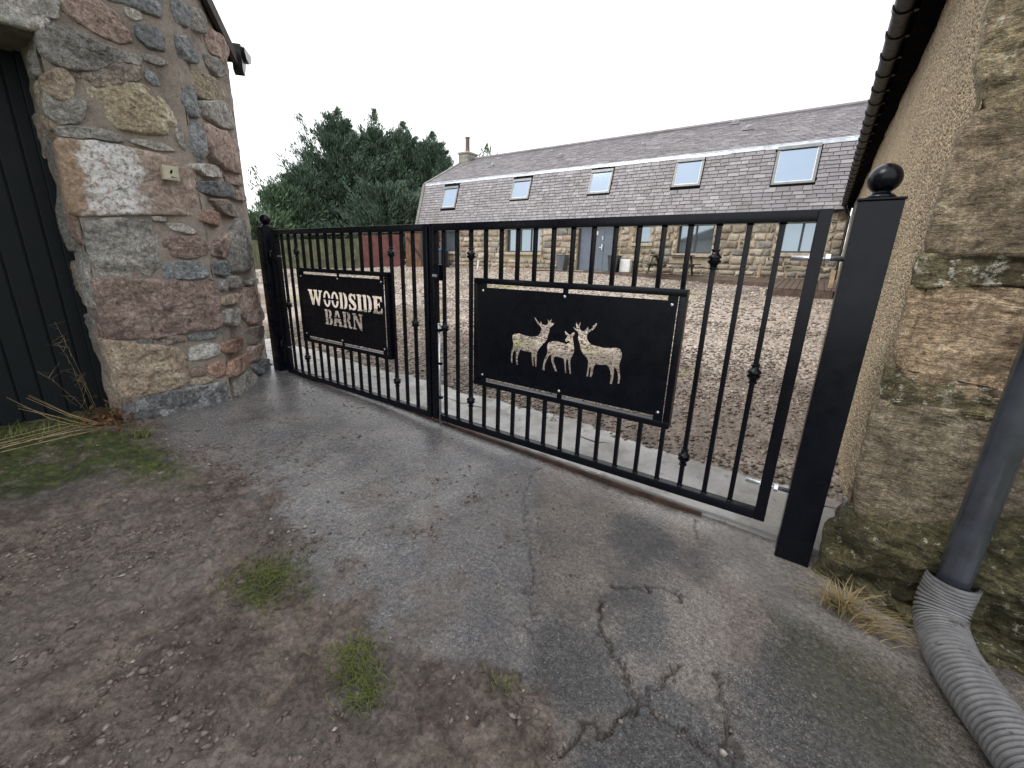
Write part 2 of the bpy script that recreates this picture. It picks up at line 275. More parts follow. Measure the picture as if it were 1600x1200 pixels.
def stone_mat(name, c1, c2, c3, scale=7.0, speck=0.35, lichen=None, lmask=None, bstr=0.8, strata=False):
    m = NT(name)
    off = m.n('ShaderNodeVectorMath', operation='ADD'); m.l(m.pos, off.inputs[0])
    cr = m.n('ShaderNodeCombineXYZ'); r7 = m.math('MULTIPLY', m.rand(), 7.0)
    for i in range(3): m.l(r7, cr.inputs[i])
    m.l(cr.outputs[0], off.inputs[1]); v = off.outputs[0]
    big = m.noise(scale, 8, 0.65, v, 0.6)
    col = m.ramp(big, [(0.28, c1), (0.5, c2), (0.72, c3)])
    sp = m.noise(150, 3, 0.7, v)
    col = m.mix(speck, col, m.ramp(sp, [(0.36, (0.05, 0.05, 0.05)), (0.5, (0.5, 0.49, 0.47)), (0.64, (1, 0.98, 0.95))]), 'OVERLAY')
    mid = m.noise(38, 8, 0.78, v, 0.3)
    col = m.mix(0.9, col, m.ramp(mid, [(0.33, (0.08, 0.08, 0.08)), (0.5, (0.5, 0.5, 0.5)), (0.66, (0.92, 0.92, 0.92))]), 'OVERLAY')
    dark = m.rng(m.noise(3.2, 7, 0.7, v), 0.50, 0.70)
    col = m.mix(m.math('MULTIPLY', dark, 0.55), col, tuple(x * 0.35 for x in c1))
    hs = m.n('ShaderNodeHueSaturation'); m.l(col, hs.inputs['Color'])
    m.l(m.rng(m.rand(), 0, 1, 0.78, 1.18), hs.inputs['Value']); col = hs.outputs[0]
    if lichen:
        lm = m.rng(m.noise(22, 8, 0.75, v), lmask[0], lmask[1])
        col = m.mix(lm, col, lichen)
    ridge = m.noise(26, 9, 0.72, v, 0.4)
    if strata:                                              # bedding lines of the sandstone
        mp = m.n('ShaderNodeMapping'); mp.inputs['Scale'].default_value = (2.2, 2.2, 11); mp.inputs['Rotation'].default_value = (0, 0.22, 0); m.l(v, mp.inputs[0])
        sn = m.noise(2.6, 9, 0.72, mp.outputs[0], 0.8)
        ln_ = m.rng(m.math('ABSOLUTE', m.math('SUBTRACT', sn, 0.5)), 0.0, 0.045, 1.0, 0.0)
        col = m.mix(m.math('MULTIPLY', ln_, 0.55), col, tuple(x * 0.4 for x in c1))
        ridge = m.math('ADD', ridge, m.math('MULTIPLY', sn, 1.6))
    h = m.math('ADD', m.math('MULTIPLY', ridge, 1.0), m.math('MULTIPLY', m.noise(120, 4, 0.6, v), 0.35))
    return m.done(col, m.rng(big, 0.3, 0.7, 0.62, 0.88), 0.0, m.bump(h, bstr, 0.04))
# ---------------------------------------------------------------- materials
S = {}
S['granite_grey'] = stone_mat('granite_grey', (0.1528, 0.1485, 0.1399), (0.3043, 0.2913, 0.2741), (0.4557, 0.4384, 0.4039))
S['granite_pale'] = stone_mat('granite_pale', (0.2776, 0.2646, 0.2431), (0.4557, 0.4384, 0.4039), (0.62, 0.62, 0.6015))
S['granite_pink'] = stone_mat('granite_pink', (0.1741, 0.1223, 0.1033), (0.3524, 0.2618, 0.223), (0.5276, 0.4241, 0.3722))
S['granite_brown'] = stone_mat('granite_brown', (0.155, 0.1248, 0.1032), (0.3013, 0.2496, 0.215), (0.4613, 0.3923, 0.3405))
S['whin_blue'] = stone_mat('whin_blue', (0.1146, 0.1233, 0.132), (0.2272, 0.2401, 0.2531), (0.3851, 0.4024, 0.4196))
S['whin_dark'] = stone_mat('whin_dark', (0.06058, 0.0649, 0.06922), (0.1601, 0.1687, 0.1774), (0.4702, 0.4788, 0.4788), scale=9)
S['sand_tan'] = stone_mat('sand_tan', (0.209, 0.1572, 0.1141), (0.4021, 0.3245, 0.2469), (0.581, 0.5033, 0.4084))
S['sand_yellow'] = stone_mat('sand_yellow', (0.2436, 0.1918, 0.1228), (0.3928, 0.3367, 0.2374), (0.5494, 0.5149, 0.4544), 5)
S['red_stone'] = stone_mat('red_stone', (0.2111, 0.1205, 0.09027), (0.3516, 0.2265, 0.1747), (0.4901, 0.3606, 0.2916))
S['sand_olive'] = stone_mat('sand_olive', (0.1734, 0.1374, 0.0749), (0.3521, 0.2841, 0.1741), (0.5142, 0.4402, 0.2876), 4.5, 0.3, (0.62, 0.5979, 0.4658), (0.56, 0.64), strata=True)
S['sand_brown'] = stone_mat('sand_brown', (0.2372, 0.1806, 0.1178), (0.4029, 0.3152, 0.2102), (0.5534, 0.4605, 0.3249), 4.5, strata=True)
S['sand_pink'] = stone_mat('sand_pink', (0.1588, 0.1113, 0.06998), (0.3829, 0.2797, 0.181), (0.5442, 0.4268, 0.2971), 4.5, strata=True)
S['sand_grey'] = stone_mat('sand_grey', (0.1733, 0.1291, 0.08139), (0.3733, 0.3125, 0.2178), (0.5521, 0.4843, 0.3578), 5.0, 0.35, (0.5113, 0.4458, 0.2654), (0.68, 0.8), strata=True)
S['sand_lichen'] = stone_mat('sand_lichen', (0.063, 0.052, 0.0264), (0.1575, 0.135, 0.0704), (0.2835, 0.24, 0.1408), 6, 0.35, (0.609, 0.59, 0.4928), (0.55, 0.59), strata=True)
S['sand_moss'] = stone_mat('sand_moss', (0.03308, 0.0315, 0.01109), (0.104, 0.0945, 0.0396), (0.2268, 0.198, 0.1109), 5, 0.3, (0.4347, 0.432, 0.3485), (0.585, 0.62), strata=True)
def lichen_block():
    m = NT('lichen_block')
    big = m.noise(7, 8, 0.65, None, 0.5)
    col = m.ramp(big, [(0.28, (0.1966, 0.1436, 0.1134)), (0.5, (0.3294, 0.2576, 0.2122)), (0.72, (0.446, 0.3704, 0.3175))])
    x = m.xyz()
    yw = m.math('ADD', x[1], m.math('MULTIPLY', m.math('SUBTRACT', m.noise(7, 7, 0.7), 0.5), 0.55))
    edge = m.rng(yw, -1.72, -1.62)                        # lichen grows on the middle-left of the block
    edge2 = m.rng(yw, -1.28, -1.40)
    ore = m.mix(m.math('MULTIPLY', m.rng(yw, -1.56, -1.70), 0.8), col, (0.3191, 0.2246, 0.1528))
    col0 = m.mix(0.7, ore, m.ramp(m.noise(38, 8, 0.78), [(0.33, (0.1, 0.1, 0.1)), (0.66, (0.9, 0.9, 0.9))]), 'OVERLAY'); ore = col0
    msk = m.math('MULTIPLY', m.math('MULTIPLY', edge, edge2), m.rng(m.noise(30, 9, 0.8), 0.42, 0.53))
    col = m.mix(msk, ore, (0.7193, 0.72, 0.72))
    h = m.math('ADD', m.noise(26, 9, 0.72), m.math('MULTIPLY', m.noise(120, 4), 0.35))
    return m.done(col, 0.85, 0, m.bump(h, 0.8, 0.02))
S['lichen_block'] = lichen_block()
def mortar(name, c, bs=0.7):
    m = NT(name)
    col = m.ramp(m.noise(5, 8, 0.7), [(0.3, tuple(x * 0.55 for x in c)), (0.5, c), (0.7, tuple(x * 1.25 for x in c))])
    col = m.mix(0.3, col, m.ramp(m.noise(110, 3), [(0.35, (0.2, 0.2, 0.2)), (0.65, (0.9, 0.9, 0.9))]), 'OVERLAY')
    return m.done(col, 0.92, 0, m.bump(m.noise(35, 9, 0.75), bs, 0.03))
M_MORTAR = mortar('lime_mortar', (0.3143, 0.269, 0.2287), 0.9)
M_MORTAR2 = mortar('house_mortar', (0.33, 0.275, 0.19), 0.5)
M_MORTAR3 = mortar('old_mortar', (0.1715, 0.1411, 0.09248))
def harl():
    m = NT('pebbledash')
    v = m.vor(58); v2 = m.vor(120)
    col = m.ramp(m.vor(58, out=1), [(0.0, (0.1736, 0.1352, 0.08963)), (0.35, (0.3682, 0.2862, 0.1805)), (0.7, (0.4668, 0.3724, 0.2409)), (1.0, (0.6007, 0.5072, 0.3541))])
    big = m.rng(m.noise(1.8, 6, 0.65), 0.42, 0.68)
    col = m.mix(m.math('MULTIPLY', big, 0.4), col, (0.2167, 0.1629, 0.1129))
    h = m.math('SUBTRACT', 1.0, m.math('ADD', m.math('MULTIPLY', v, 1.2), m.math('MULTIPLY', v2, 0.5)))
    return m.done(col, 0.9, 0, m.bump(h, 1.0, 0.022))
M_HARL = harl()
def black_paint():
    m = NT('black_gate_paint')
    n1 = m.noise(14, 5)
    nb = m.noise(5, 3)
    return m.done(m.mix(n1, (0.0016, 0.0024, 0.0052), (0.0032, 0.0042, 0.0085)), m.rng(n1, 0.3, 0.7, 0.22, 0.34), 0, m.bump(m.noise(180, 3), 0.05, 0.001), 0.24)
M_BLACK = black_paint()
M_PLASTIC = plain('black_plastic', (0.009, 0.0095, 0.012), 0.24, var=0.3, bstr=0.05)
M_PIPE = plain('grey_black_pipe', (0.036, 0.041, 0.052), 0.16, var=0.35, nscale=5, bscale=25, bstr=0.06, spec=0.9)
M_GUTTER = plain('black_gutter', (0.006, 0.006, 0.008), 0.38, var=0.3, bstr=0.05, spec=0.2)
M_MATTE = plain('matte_black_board', (0.007, 0.007, 0.008), 0.95, var=0.3, bstr=0.05, spec=0.0)
M_VENT = plain('grey_vent', (0.22, 0.22, 0.235), 0.55, var=0.2)
M_ZINC = plain('zinc_bolt', (0.62, 0.66, 0.70), 0.32, 0.85, 0.15)
M_DOOR = NT('black_door_paint')
_g = M_DOOR.noise(9, 6, 0.6)
_mp = M_DOOR.n('ShaderNodeMapping'); _mp.inputs['Scale'].default_value = (30, 30, 2.2); M_DOOR.l(M_DOOR.pos, _mp.inputs[0])
M_DOOR = M_DOOR.done(M_DOOR.mix(_g, (0.006, 0.008, 0.010), (0.014, 0.018, 0.021)), M_DOOR.rng(_g, .3, .7, .42, .62), 0, M_DOOR.bump(M_DOOR.noise(4, 7, 0.7, _mp.outputs[0]), 0.35, 0.004), 0.16)
M_UNDER = plain('roof_underlay', (0.009, 0.0085, 0.009), 0.9, spec=0.1)
M_SLATE = NT('roof_slate')
_r = M_SLATE.rand(); _i = M_SLATE.isl()
_mixr = M_SLATE.math('FRACT', M_SLATE.math('ADD', M_SLATE.math('MULTIPLY', _r, 13.7), M_SLATE.math('MULTIPLY', _i, 7.3)))
_c = M_SLATE.ramp(_mixr, [(0.0, (0.145, 0.137, 0.147)), (0.3, (0.172, 0.16, 0.172)), (0.65, (0.198, 0.183, 0.196)), (0.92, (0.225, 0.21, 0.222)), (1.0, (0.27, 0.26, 0.265))])
_c = M_SLATE.mix(M_SLATE.math('MULTIPLY', M_SLATE.rng(M_SLATE.noise(0.9, 6, 0.7), 0.52, 0.72), 0.6), _c, (0.10, 0.098, 0.07))
_c = M_SLATE.mix(0.35, _c, M_SLATE.ramp(M_SLATE.noise(14, 6), [(0.3, (0.35, 0.35, 0.35)), (0.7, (0.65, 0.65, 0.65))]), 'OVERLAY')
M_SLATE = M_SLATE.done(_c, M_SLATE.rng(M_SLATE.noise(6, 4), .3, .7, .45, .7), 0, M_SLATE.bump(M_SLATE.noise(30, 6), 0.3, 0.006))
M_LEAD = plain('lead_flashing', (0.42, 0.45, 0.50), 0.42, 0.35, 0.25, 3.0, 25, 0.3)
M_GREYFRAME = plain('grey_window_frame', (0.045, 0.05, 0.06), 0.4, var=0.15, bstr=0.05)
M_VELUX = plain('roof_window_frame', (0.16, 0.165, 0.17), 0.42, 0.3, 0.15, bstr=0.05)
M_SEAL = plain('pale_inner_frame', (0.62, 0.64, 0.65), 0.4, var=0.08, bstr=0.05)
def glass(name, col, metal):
    m = NT(name)
    return m.done(m.mix(m.noise(0.8, 2), col, tuple(x * 0.88 for x in col)), 0.04, metal, m.bump(m.noise(1.3, 1), 0.02, 0.02))
M_GLASS = glass('window_glass', (0.30, 0.37, 0.42), 0.75)
M_RGLASS = glass('roof_glass', (0.33, 0.41, 0.51), 0.92)
M_GREYDOOR = plain('grey_door_paint', (0.115, 0.14, 0.18), 0.45, var=0.1, bstr=0.1)
M_SILL = plain('dressed_sill_stone', (0.36, 0.31, 0.24), 0.85, var=0.25, bstr=0.5, bdist=0.01)
M_WOOD = plain('weathered_deck', (0.085, 0.058, 0.043), 0.75, var=0.35, nscale=5, bstr=0.4)
M_WOODP = plain('pale_timber', (0.34, 0.25, 0.17), 0.8, var=0.3, nscale=6)
M_BENCH = plain('dark_green_bench_wood', (0.045, 0.048, 0.03), 0.75, var=0.35)
M_FENCE = plain('green_weathered_fence', (0.0744, 0.0825, 0.0396), 0.85, var=0.4, nscale=2.5)
M_REDF = plain('red_stained_boards', (0.1023, 0.033, 0.0288), 0.75, var=0.3, nscale=3)
M_ORANGEW = plain('orange_brown_gate_wood', (0.155, 0.0759, 0.0396), 0.75, var=0.3, nscale=3)
M_DARKW = plain('dark_shed_wood', (0.035, 0.028, 0.028), 0.8, var=0.3)
M_WHITE = plain('white_plastic', (0.68, 0.68, 0.67), 0.4, var=0.08, bstr=0.05)
M_BLUE = plain('blue_bin_lid', (0.03, 0.11, 0.36), 0.4, var=0.1, bstr=0.05)
M_BIN = plain('dark_bin_plastic', (0.022, 0.025, 0.032), 0.45, var=0.15, bstr=0.05)
M_PLANT = plain('grey_planter', (0.075, 0.085, 0.10), 0.5, var=0.15)
M_CREAM = plain('cream_plate', (0.46, 0.43, 0.33), 0.4, var=0.1, bstr=0.1)
M_POT = plain('clay_pot', (0.13, 0.10, 0.09), 0.7)
M_RUST = plain('rusty_steel', (0.07, 0.04, 0.03), 0.7, 0.2, 0.4, 10)
M_BARK = plain('bark', (0.07, 0.05, 0.035), 0.9, var=0.4, bstr=0.8, bdist=0.02)
def flexi():
    m = NT('grey_corrugated_plastic')
    n1 = m.noise(18, 6, 0.7)
    c = m.mix(m.rng(n1, 0.35, 0.65), (0.155, 0.155, 0.16), (0.225, 0.225, 0.23))
    d = m.rng(m.noise(7, 8, 0.75), 0.56, 0.64)
    c = m.mix(d, c, (0.05, 0.048, 0.045))
    return m.done(c, 0.5, 0, m.bump(n1, 0.2, 0.003))
M_FLEX = flexi()
def leafmat(name, c0, c1, c2):
    m = NT(name)
    c = m.ramp(m.isl(), [(0, c0), (0.55, c1), (1, c2)])
    c = m.mix(m.rng(m.noise(0.7, 3), 0.35, 0.65), c, tuple(x * 0.75 for x in c1))
    m.done(c, 0.65, 0)
    m.p.inputs['Specular IOR Level'].default_value = 0.25
    return m.m
M_CYP = leafmat('cypress_foliage', (0.04819, 0.08089, 0.06127), (0.09659, 0.1537, 0.108), (0.188, 0.2698, 0.1799))
M_CYP2 = leafmat('cypress_foliage_fresh', (0.06072, 0.1049, 0.06727), (0.1168, 0.1904, 0.1119), (0.2274, 0.3254, 0.1865))
M_GRASS = leafmat('grass_blades', (0.07, 0.11, 0.025), (0.15, 0.19, 0.05), (0.33, 0.31, 0.12))
M_STRAW = leafmat('dry_straw', (0.26, 0.19, 0.08), (0.42, 0.32, 0.17), (0.55, 0.46, 0.29))
M_LEAVES = leafmat('dead_leaves', (0.07, 0.035, 0.02), (0.14, 0.07, 0.035), (0.22, 0.13, 0.06))
def pebble(name, stops, soil=False):
    m = NT(name)
    c = m.ramp(m.isl(), stops)
    c = m.mix(0.35, c, m.ramp(m.noise(70, 4), [(0.3, (0.2, 0.2, 0.2)), (0.7, (0.8, 0.8, 0.8))]), 'OVERLAY')
    if soil:                                               # mud smeared over the stones where vehicles turn behind the gate
        k = m.math('MULTIPLY', m.rng(m.xyz()[1], 9.0, 3.0), m.rng(m.noise(0.9, 6, 0.7), 0.30, 0.55))
        c = m.mix(m.math('MULTIPLY', k, 0.85), c, m.ramp(m.isl(), [(0, (0.05, 0.036, 0.028)), (0.7, (0.105, 0.08, 0.064)), (1, (0.2, 0.165, 0.14))]))
    return m.done(c, 0.6, 0, m.bump(m.noise(90, 4), 0.4, 0.004))
M_PEB = pebble('loose_stone', [(0, (0.075, 0.062, 0.054)), (0.35, (0.13, 0.11, 0.095)), (0.65, (0.19, 0.145, 0.12)), (0.88, (0.20, 0.165, 0.145)), (1, (0.26, 0.235, 0.21))])
M_CRUMB = pebble('soil_crumbs', [(0, (0.06641, 0.05447, 0.0465)), (0.4, (0.1254, 0.1029, 0.0883)), (0.8, (0.1922, 0.1588, 0.1391)), (0.96, (0.2515, 0.2118, 0.1852)), (1, (0.4017, 0.3619, 0.3222))])
M_GRAV = pebble('yard_gravel', [(0, (0.1017, 0.08528, 0.07128)), (0.3, (0.2138, 0.1772, 0.1481)), (0.6, (0.3256, 0.2688, 0.2232)), (0.85, (0.4219, 0.3632, 0.3043)), (1, (0.5875, 0.54, 0.4687))], True)

# ---------------------------------------------------------------- the ground
def gz0(x): return -0.08 - 0.03 * np.clip(x, -9, 2)
def yard_z(x, y):
    return np.clip(y, 0, 14.6) * 0.085 - 0.03
def base_z(x, y):
    k = sstep(0.0, 0.8, y)
    return gz0(x) * (1 - k) + yard_z(x, y) * k
def ground_h(x, y):
    x = np.asarray(x, float); y = np.asarray(y, float)
    return base_z(x, y)
# far ground sheet that runs to the horizon
gx = np.concatenate([[-900, -400, -200, -100, -60], np.linspace(-40, 12, 53), [30, 80, 200, 400, 900]])
gy = np.concatenate([[-900, -300, -100, -40, -20, -10], np.linspace(-6, 24, 61), [40, 80, 200, 400, 900]])
GX, GY = np.meshgrid(gx, gy)
GZ = base_z(GX, GY) - 0.09
me = grid_mesh('ground', np.stack([GX, GY, GZ], -1))
def farground():
    m = NT('field_grass')
    c = m.ramp(m.noise(0.4, 8), [(0.3, (0.05, 0.065, 0.025)), (0.6, (0.09, 0.10, 0.04)), (0.8, (0.13, 0.11, 0.07))])
    return m.done(c, 0.95, 0, m.bump(m.noise(6, 6), 0.6, 0.05))
struct(link('ground', me, farground()))

# driveway in front of the gate: one sheet with real relief
xs = np.arange(-5.72, 1.9, 0.008); ys = np.arange(-3.6, 0.16, 0.008)
DX, DY = np.meshgrid(xs, ys)
wob = (fbm(DX * 2.2, DY * 2.2, 3, 5) - 0.5)
wob2 = (fbm(DX * 9, DY * 9, 23, 4) - 0.5)
mud_line = np.interp(DX, [-6, -3.2, -2.6, -2.3, -1.5, -1.2, -0.95, -0.7, -0.45, -0.2, 2], [-1.55, -1.62, -1.55, -1.5, -1.62, -1.72, -1.7, -1.52, -1.72, -2.3, -3.5])
mud = sstep(-0.08, 0.12, mud_line - DY + wob * 0.7 + wob2 * 0.25)
# thin streaks of washed-out soil on the tarmac
streak = sstep(0.60, 0.74, fbm(DX * 3.2 + 5, DY * 2.6, 41, 5)) * sstep(-0.15, -0.6, DY) * 0.6
conc = sstep(-0.05, 0.09, (DX - np.interp(DY, [-3.6, -1.6, -1.1, -0.05, 0.2], [-0.55, -0.66, -0.92, -1.53, -1.65])) + wob * 0.12)
moss = sstep(0.0, 0.35, (-3.18 + 0.55 * (DY + 2.0) - DX) + wob * 0.9 + wob2 * 0.4) * sstep(-1.62, -1.95, DY + wob * 0.3)
alg = sstep(0.55, 0.05, np.hypot((DX - 0.45) / 0.9, (DY + 0.75) / 1.0) + wob * 0.5)
patch = sstep(0.10, -0.1, seg_dist(DX, DY, [(0.05, -0.25), (0.6, -0.35)]) - 0.22 + wob * 0.3) + sstep(0.05, -0.05, seg_dist(DX, DY, [(-0.35, -0.02), (0.5, 0.05)]) - 0.13 + wob * 0.15)
patch = np.clip(patch, 0, 1) * conc
CR = [[(-0.56, -1.02), (-0.50, -1.19), (-0.40, -1.27), (-0.30, -1.36), (-0.235, -1.40)],
      [(-0.235, -1.40), (-0.20, -1.27), (-0.16, -1.15)],
      [(-0.235, -1.40), (-0.31, -1.53), (-0.40, -1.66), (-0.46, -1.80)],
      [(-0.235, -1.40), (-0.10, -1.40), (0.00, -1.44), (0.07, -1.42)],
      [(-0.02, -1.08), (0.02, -1.20), (0.06, -1.31), (0.07, -1.42), (0.12, -1.6)],
      [(-0.56, -0.90), (-0.44, -0.82), (-0.36, -0.74), (-0.28, -0.72), (-0.25, -0.78)],
      [(-0.70, -1.58), (-0.62, -1.66), (-0.55, -1.84), (-0.50, -2.0)]]
jx = DX + (fbm(DX * 22, DY * 22, 61, 3) - 0.5) * 0.10; jy = DY + (fbm(DX * 22, DY * 22, 71, 3) - 0.5) * 0.10
crack = np.zeros_like(DX)
for i, c in enumerate(CR):
    w = 0.008 if i != 5 else 0.011
    crack = np.maximum(crack, sstep(w + 0.006, w * 0.35, seg_dist(jx, jy, c)) * (0.45 + 0.55 * fbm(DX * 9, DY * 9, 90 + i, 3) * 1.4))
fine = [[(-1.53, -0.05), (-1.46, -0.30), (-1.36, -0.52), (-1.20, -0.72), (-0.92, -1.10), (-0.75, -1.40)], [(-0.36, 0.0), (-0.33, -0.12), (-0.31, -0.2)]]
for c in fine:
    crack = np.maximum(crack, sstep(0.009, 0.002, seg_dist(jx, jy, c)) * 0.5)
crack = np.clip(crack, 0, 1) * (1 - mud * 0.8)
bare = np.zeros_like(DX)                                     # film of soil worn off, dark aggregate showing
for bx_, by_, br_ in [(-.33, -.97, .17), (-.12, -1.60, .26), (-.52, -1.47, .20), (.28, -.98, .30), (.30, -.55, .16), (-.62, -.45, .15)]:
    bare = np.maximum(bare, sstep(0.10, -0.10, np.hypot(DX - bx_, DY - by_) - br_ + wob * 0.55 + wob2 * 0.2))
sunk = sstep(0.0, 0.2, -(seg_dist(DX, DY, [(-0.42, -0.95), (-0.25, -1.2)]) - 0.2)) * 0.5
wet = sstep(0.35, 0.72, fbm(DX * 1.1 + 2, DY * 1.1, 55, 4) + sstep(-1.6, -3.2, DX) * sstep(-1.9, -1.2, DY) * 0.34)
gz = base_z(DX, np.minimum(DY, 0.0))
hh = (fbm(DX * 0.9, DY * 0.9, 7, 3) - 0.5) * 0.03
lump = fbm(DX * 7, DY * 7, 13, 6, 0.6)
lump2 = np.abs(fbm(DX * 13, DY * 13, 31, 5, 0.62) - 0.5) * 2
ridge = 1 - np.abs(fbm(DX * 10, DY * 10, 33, 5, 0.62) * 2 - 1)
hh += mud * (1 - moss * 0.5) * ((lump - 0.5) * 0.075 + (ridge ** 3 - 0.5) * 0.016 * sstep(0.35, 0.6, fbm(DX * 1.7, DY * 1.7, 66, 3)) + (fbm(DX * 30, DY * 30, 5, 3, 0.7) - 0.5) * 0.032 + 0.008)
hh += (1 - mud) * ((fbm(DX * 48, DY * 48, 9, 2, 0.6) - 0.5) * (0.0095 - 0.0045 * wet))
hh += streak * (1 - mud) * ((fbm(DX * 30, DY * 30, 15, 3) - 0.5) * 0.010 + 0.001)
hh += moss * (0.012 + (fbm(DX * 16, DY * 16, 19, 5, 0.6) - 0.5) * 0.05)
hh -= crack * 0.028
hh += patch * 0.006
# slabs on either side of the cracks have lifted unevenly
hh += conc * (sstep(-0.25, -0.2, DX + (DY + 1.4) * 0.1) * sstep(-1.38, -1.45, DY) * 0.010 - sstep(-0.235, -0.26, DX) * sstep(-1.35, -1.5, DY) * 0.008)
DZ = gz + hh
me = grid_mesh('driveway', np.stack([DX, DY, DZ], -1))
me.polygons.foreach_set('use_smooth', np.ones(len(me.polygons), dtype=bool))
for nme, arr in (('mud', mud), ('streak', streak), ('conc', conc), ('moss', moss), ('alg', alg), ('patch', patch), ('crack', crack), ('bare', bare), ('wet', wet)):
    attr(me, nme, arr)
def drive_mat():
    m = NT('wet_tarmac_and_mud')
    agg = m.vor(190, out=1); agd = m.vor(190)
    n1 = m.noise(3, 7, 0.65); n2 = m.noise(40, 6, 0.7)
    tar = m.ramp(m.n('ShaderNodeSeparateColor') and agg, [(0.0, (0.06076, 0.06076, 0.06597)), (0.5, (0.1476, 0.1441, 0.1493)), (0.8, (0.2257, 0.2171, 0.2118)), (1.0, (0.3993, 0.3732, 0.3472))])
    tar = m.mix(m.rng(n1, 0.38, 0.66), tar, m.mix(0.5, tar, (0.2344, 0.2083, 0.1875)))
    con = m.ramp(agg, [(0.0, (0.07905, 0.06876, 0.06363)), (0.4, (0.158, 0.1395, 0.1252)), (0.8, (0.225, 0.1993, 0.1788)), (1.0, (0.3292, 0.2984, 0.2677))])
    con = m.mix(m.rng(m.noise(2.4, 8, 0.7), 0.45, 0.62), con, m.mix(0.55, con, (0.05602, 0.05602, 0.05705)))
    con = m.mix(m.math('MULTIPLY', m.attr('bare'), m.rng(n2, 0.3, 0.6, 0.6, 1.0)), con, m.ramp(agg, [(0.0, (0.03, 0.031, 0.034)), (0.6, (0.072, 0.072, 0.076)), (0.9, (0.13, 0.125, 0.12)), (1.0, (0.34, 0.32, 0.28))]))
    spk = m.rng(m.vor(60), 0.16, 0.10)
    sel = m.rng(m.noise(3.5, 3), 0.5, 0.62)
    con = m.mix(m.math('MULTIPLY', m.math('MULTIPLY', spk, sel), 0.75), con, m.ramp(m.vor(60, out=1), [(0, (0.341, 0.31, 0.2635)), (1, (0.46, 0.43, 0.38))]))
    col = m.mix(m.attr('conc'), tar, con)
    gre = m.mix(n2, (0.036, 0.038, 0.020), (0.095, 0.09, 0.058))
    col = m.mix(m.math('MULTIPLY', m.attr('alg'), m.rng(n2, 0.35, 0.6, 0.25, 0.8)), col, gre)
    col = m.mix(m.math('MULTIPLY', m.attr('patch'), 0.8), col, m.mix(n2, (0.20, 0.185, 0.17), (0.30, 0.28, 0.26)))
    soil = m.ramp(m.noise(9, 9, 0.72), [(0.30, (0.04422, 0.03477, 0.02802)), (0.43, (0.08978, 0.06818, 0.05603)), (0.55, (0.1578, 0.1227, 0.1025)), (0.72, (0.2253, 0.1807, 0.151))])
    soil = m.mix(m.rng(m.noise(1.1, 5), 0.45, 0.62), soil, m.mix(0.6, soil, (0.1197, 0.109, 0.09846)))
    col = m.mix(m.math('MULTIPLY', m.attr('streak'), 0.8), col, soil)
    col = m.mix(m.attr('mud'), col, soil)
    ms = m.ramp(m.noise(14, 8, 0.75), [(0.3, (0.0152, 0.0152, 0.007104)), (0.48, (0.03387, 0.04359, 0.0112)), (0.62, (0.07196, 0.09626, 0.01768)), (0.75, (0.1095, 0.1014, 0.04476))])
    col = m.mix(m.math('MULTIPLY', m.attr('moss'), m.rng(m.noise(5, 6, 0.7), 0.32, 0.52, 0.15, 1.0)), col, ms)
    col = m.mix(m.math('MULTIPLY', m.attr('crack'), 0.92), col, (0.05425, 0.0434, 0.0341))
    dry = m.math('MAXIMUM', m.math('MULTIPLY', m.attr('mud'), 0.85), m.attr('moss'))
    r = m.rng(m.math('ADD', m.attr('wet'), m.math('MULTIPLY', m.math('SUBTRACT', n2, 0.5), 0.5)), 0.15, 0.85, 0.40, 0.10)
    r = m.mix(dry, r, m.rng(n2, 0.35, 0.65, 0.58, 0.85))
    h = m.math('ADD', m.math('MULTIPLY', agd, -0.8), m.math('MULTIPLY', n2, 0.6))
    b0 = m.n('ShaderNodeBump'); b0.inputs['Distance'].default_value = 0.008; m.l(h, b0.inputs['Height']); m.l(m.rng(m.attr('wet'), 0, 1, 0.42, 0.10), b0.inputs['Strength']); nrm = b0.outputs[0]
    damp = m.rng(m.noise(1.4, 6, 0.65), 0.46, 0.62)
    col = m.mix(m.math('MULTIPLY', damp, 0.5), col, m.mix(1.0, col, (0.45, 0.46, 0.50), 'MULTIPLY'))
    bn = m.n('ShaderNodeBump'); bn.inputs['Distance'].default_value = 0.012; m.l(m.noise(95, 5, 0.75), bn.inputs['Height']); m.l(nrm, bn.inputs['Normal']); m.l(m.rng(m.attr('wet'), 0, 1, 0.55, 0.16), bn.inputs['Strength']); nrm = bn.outputs[0]
    ov = m.ramp(m.noise(55, 6, 0.78), [(0.34, (0.12, 0.12, 0.12)), (0.5, (0.5, 0.5, 0.5)), (0.66, (0.88, 0.88, 0.88))])
    col = m.mix(0.7, col, ov, 'OVERLAY')
    return m.done(col, r, 0, nrm)
struct(link('driveway', me, drive_mat()))

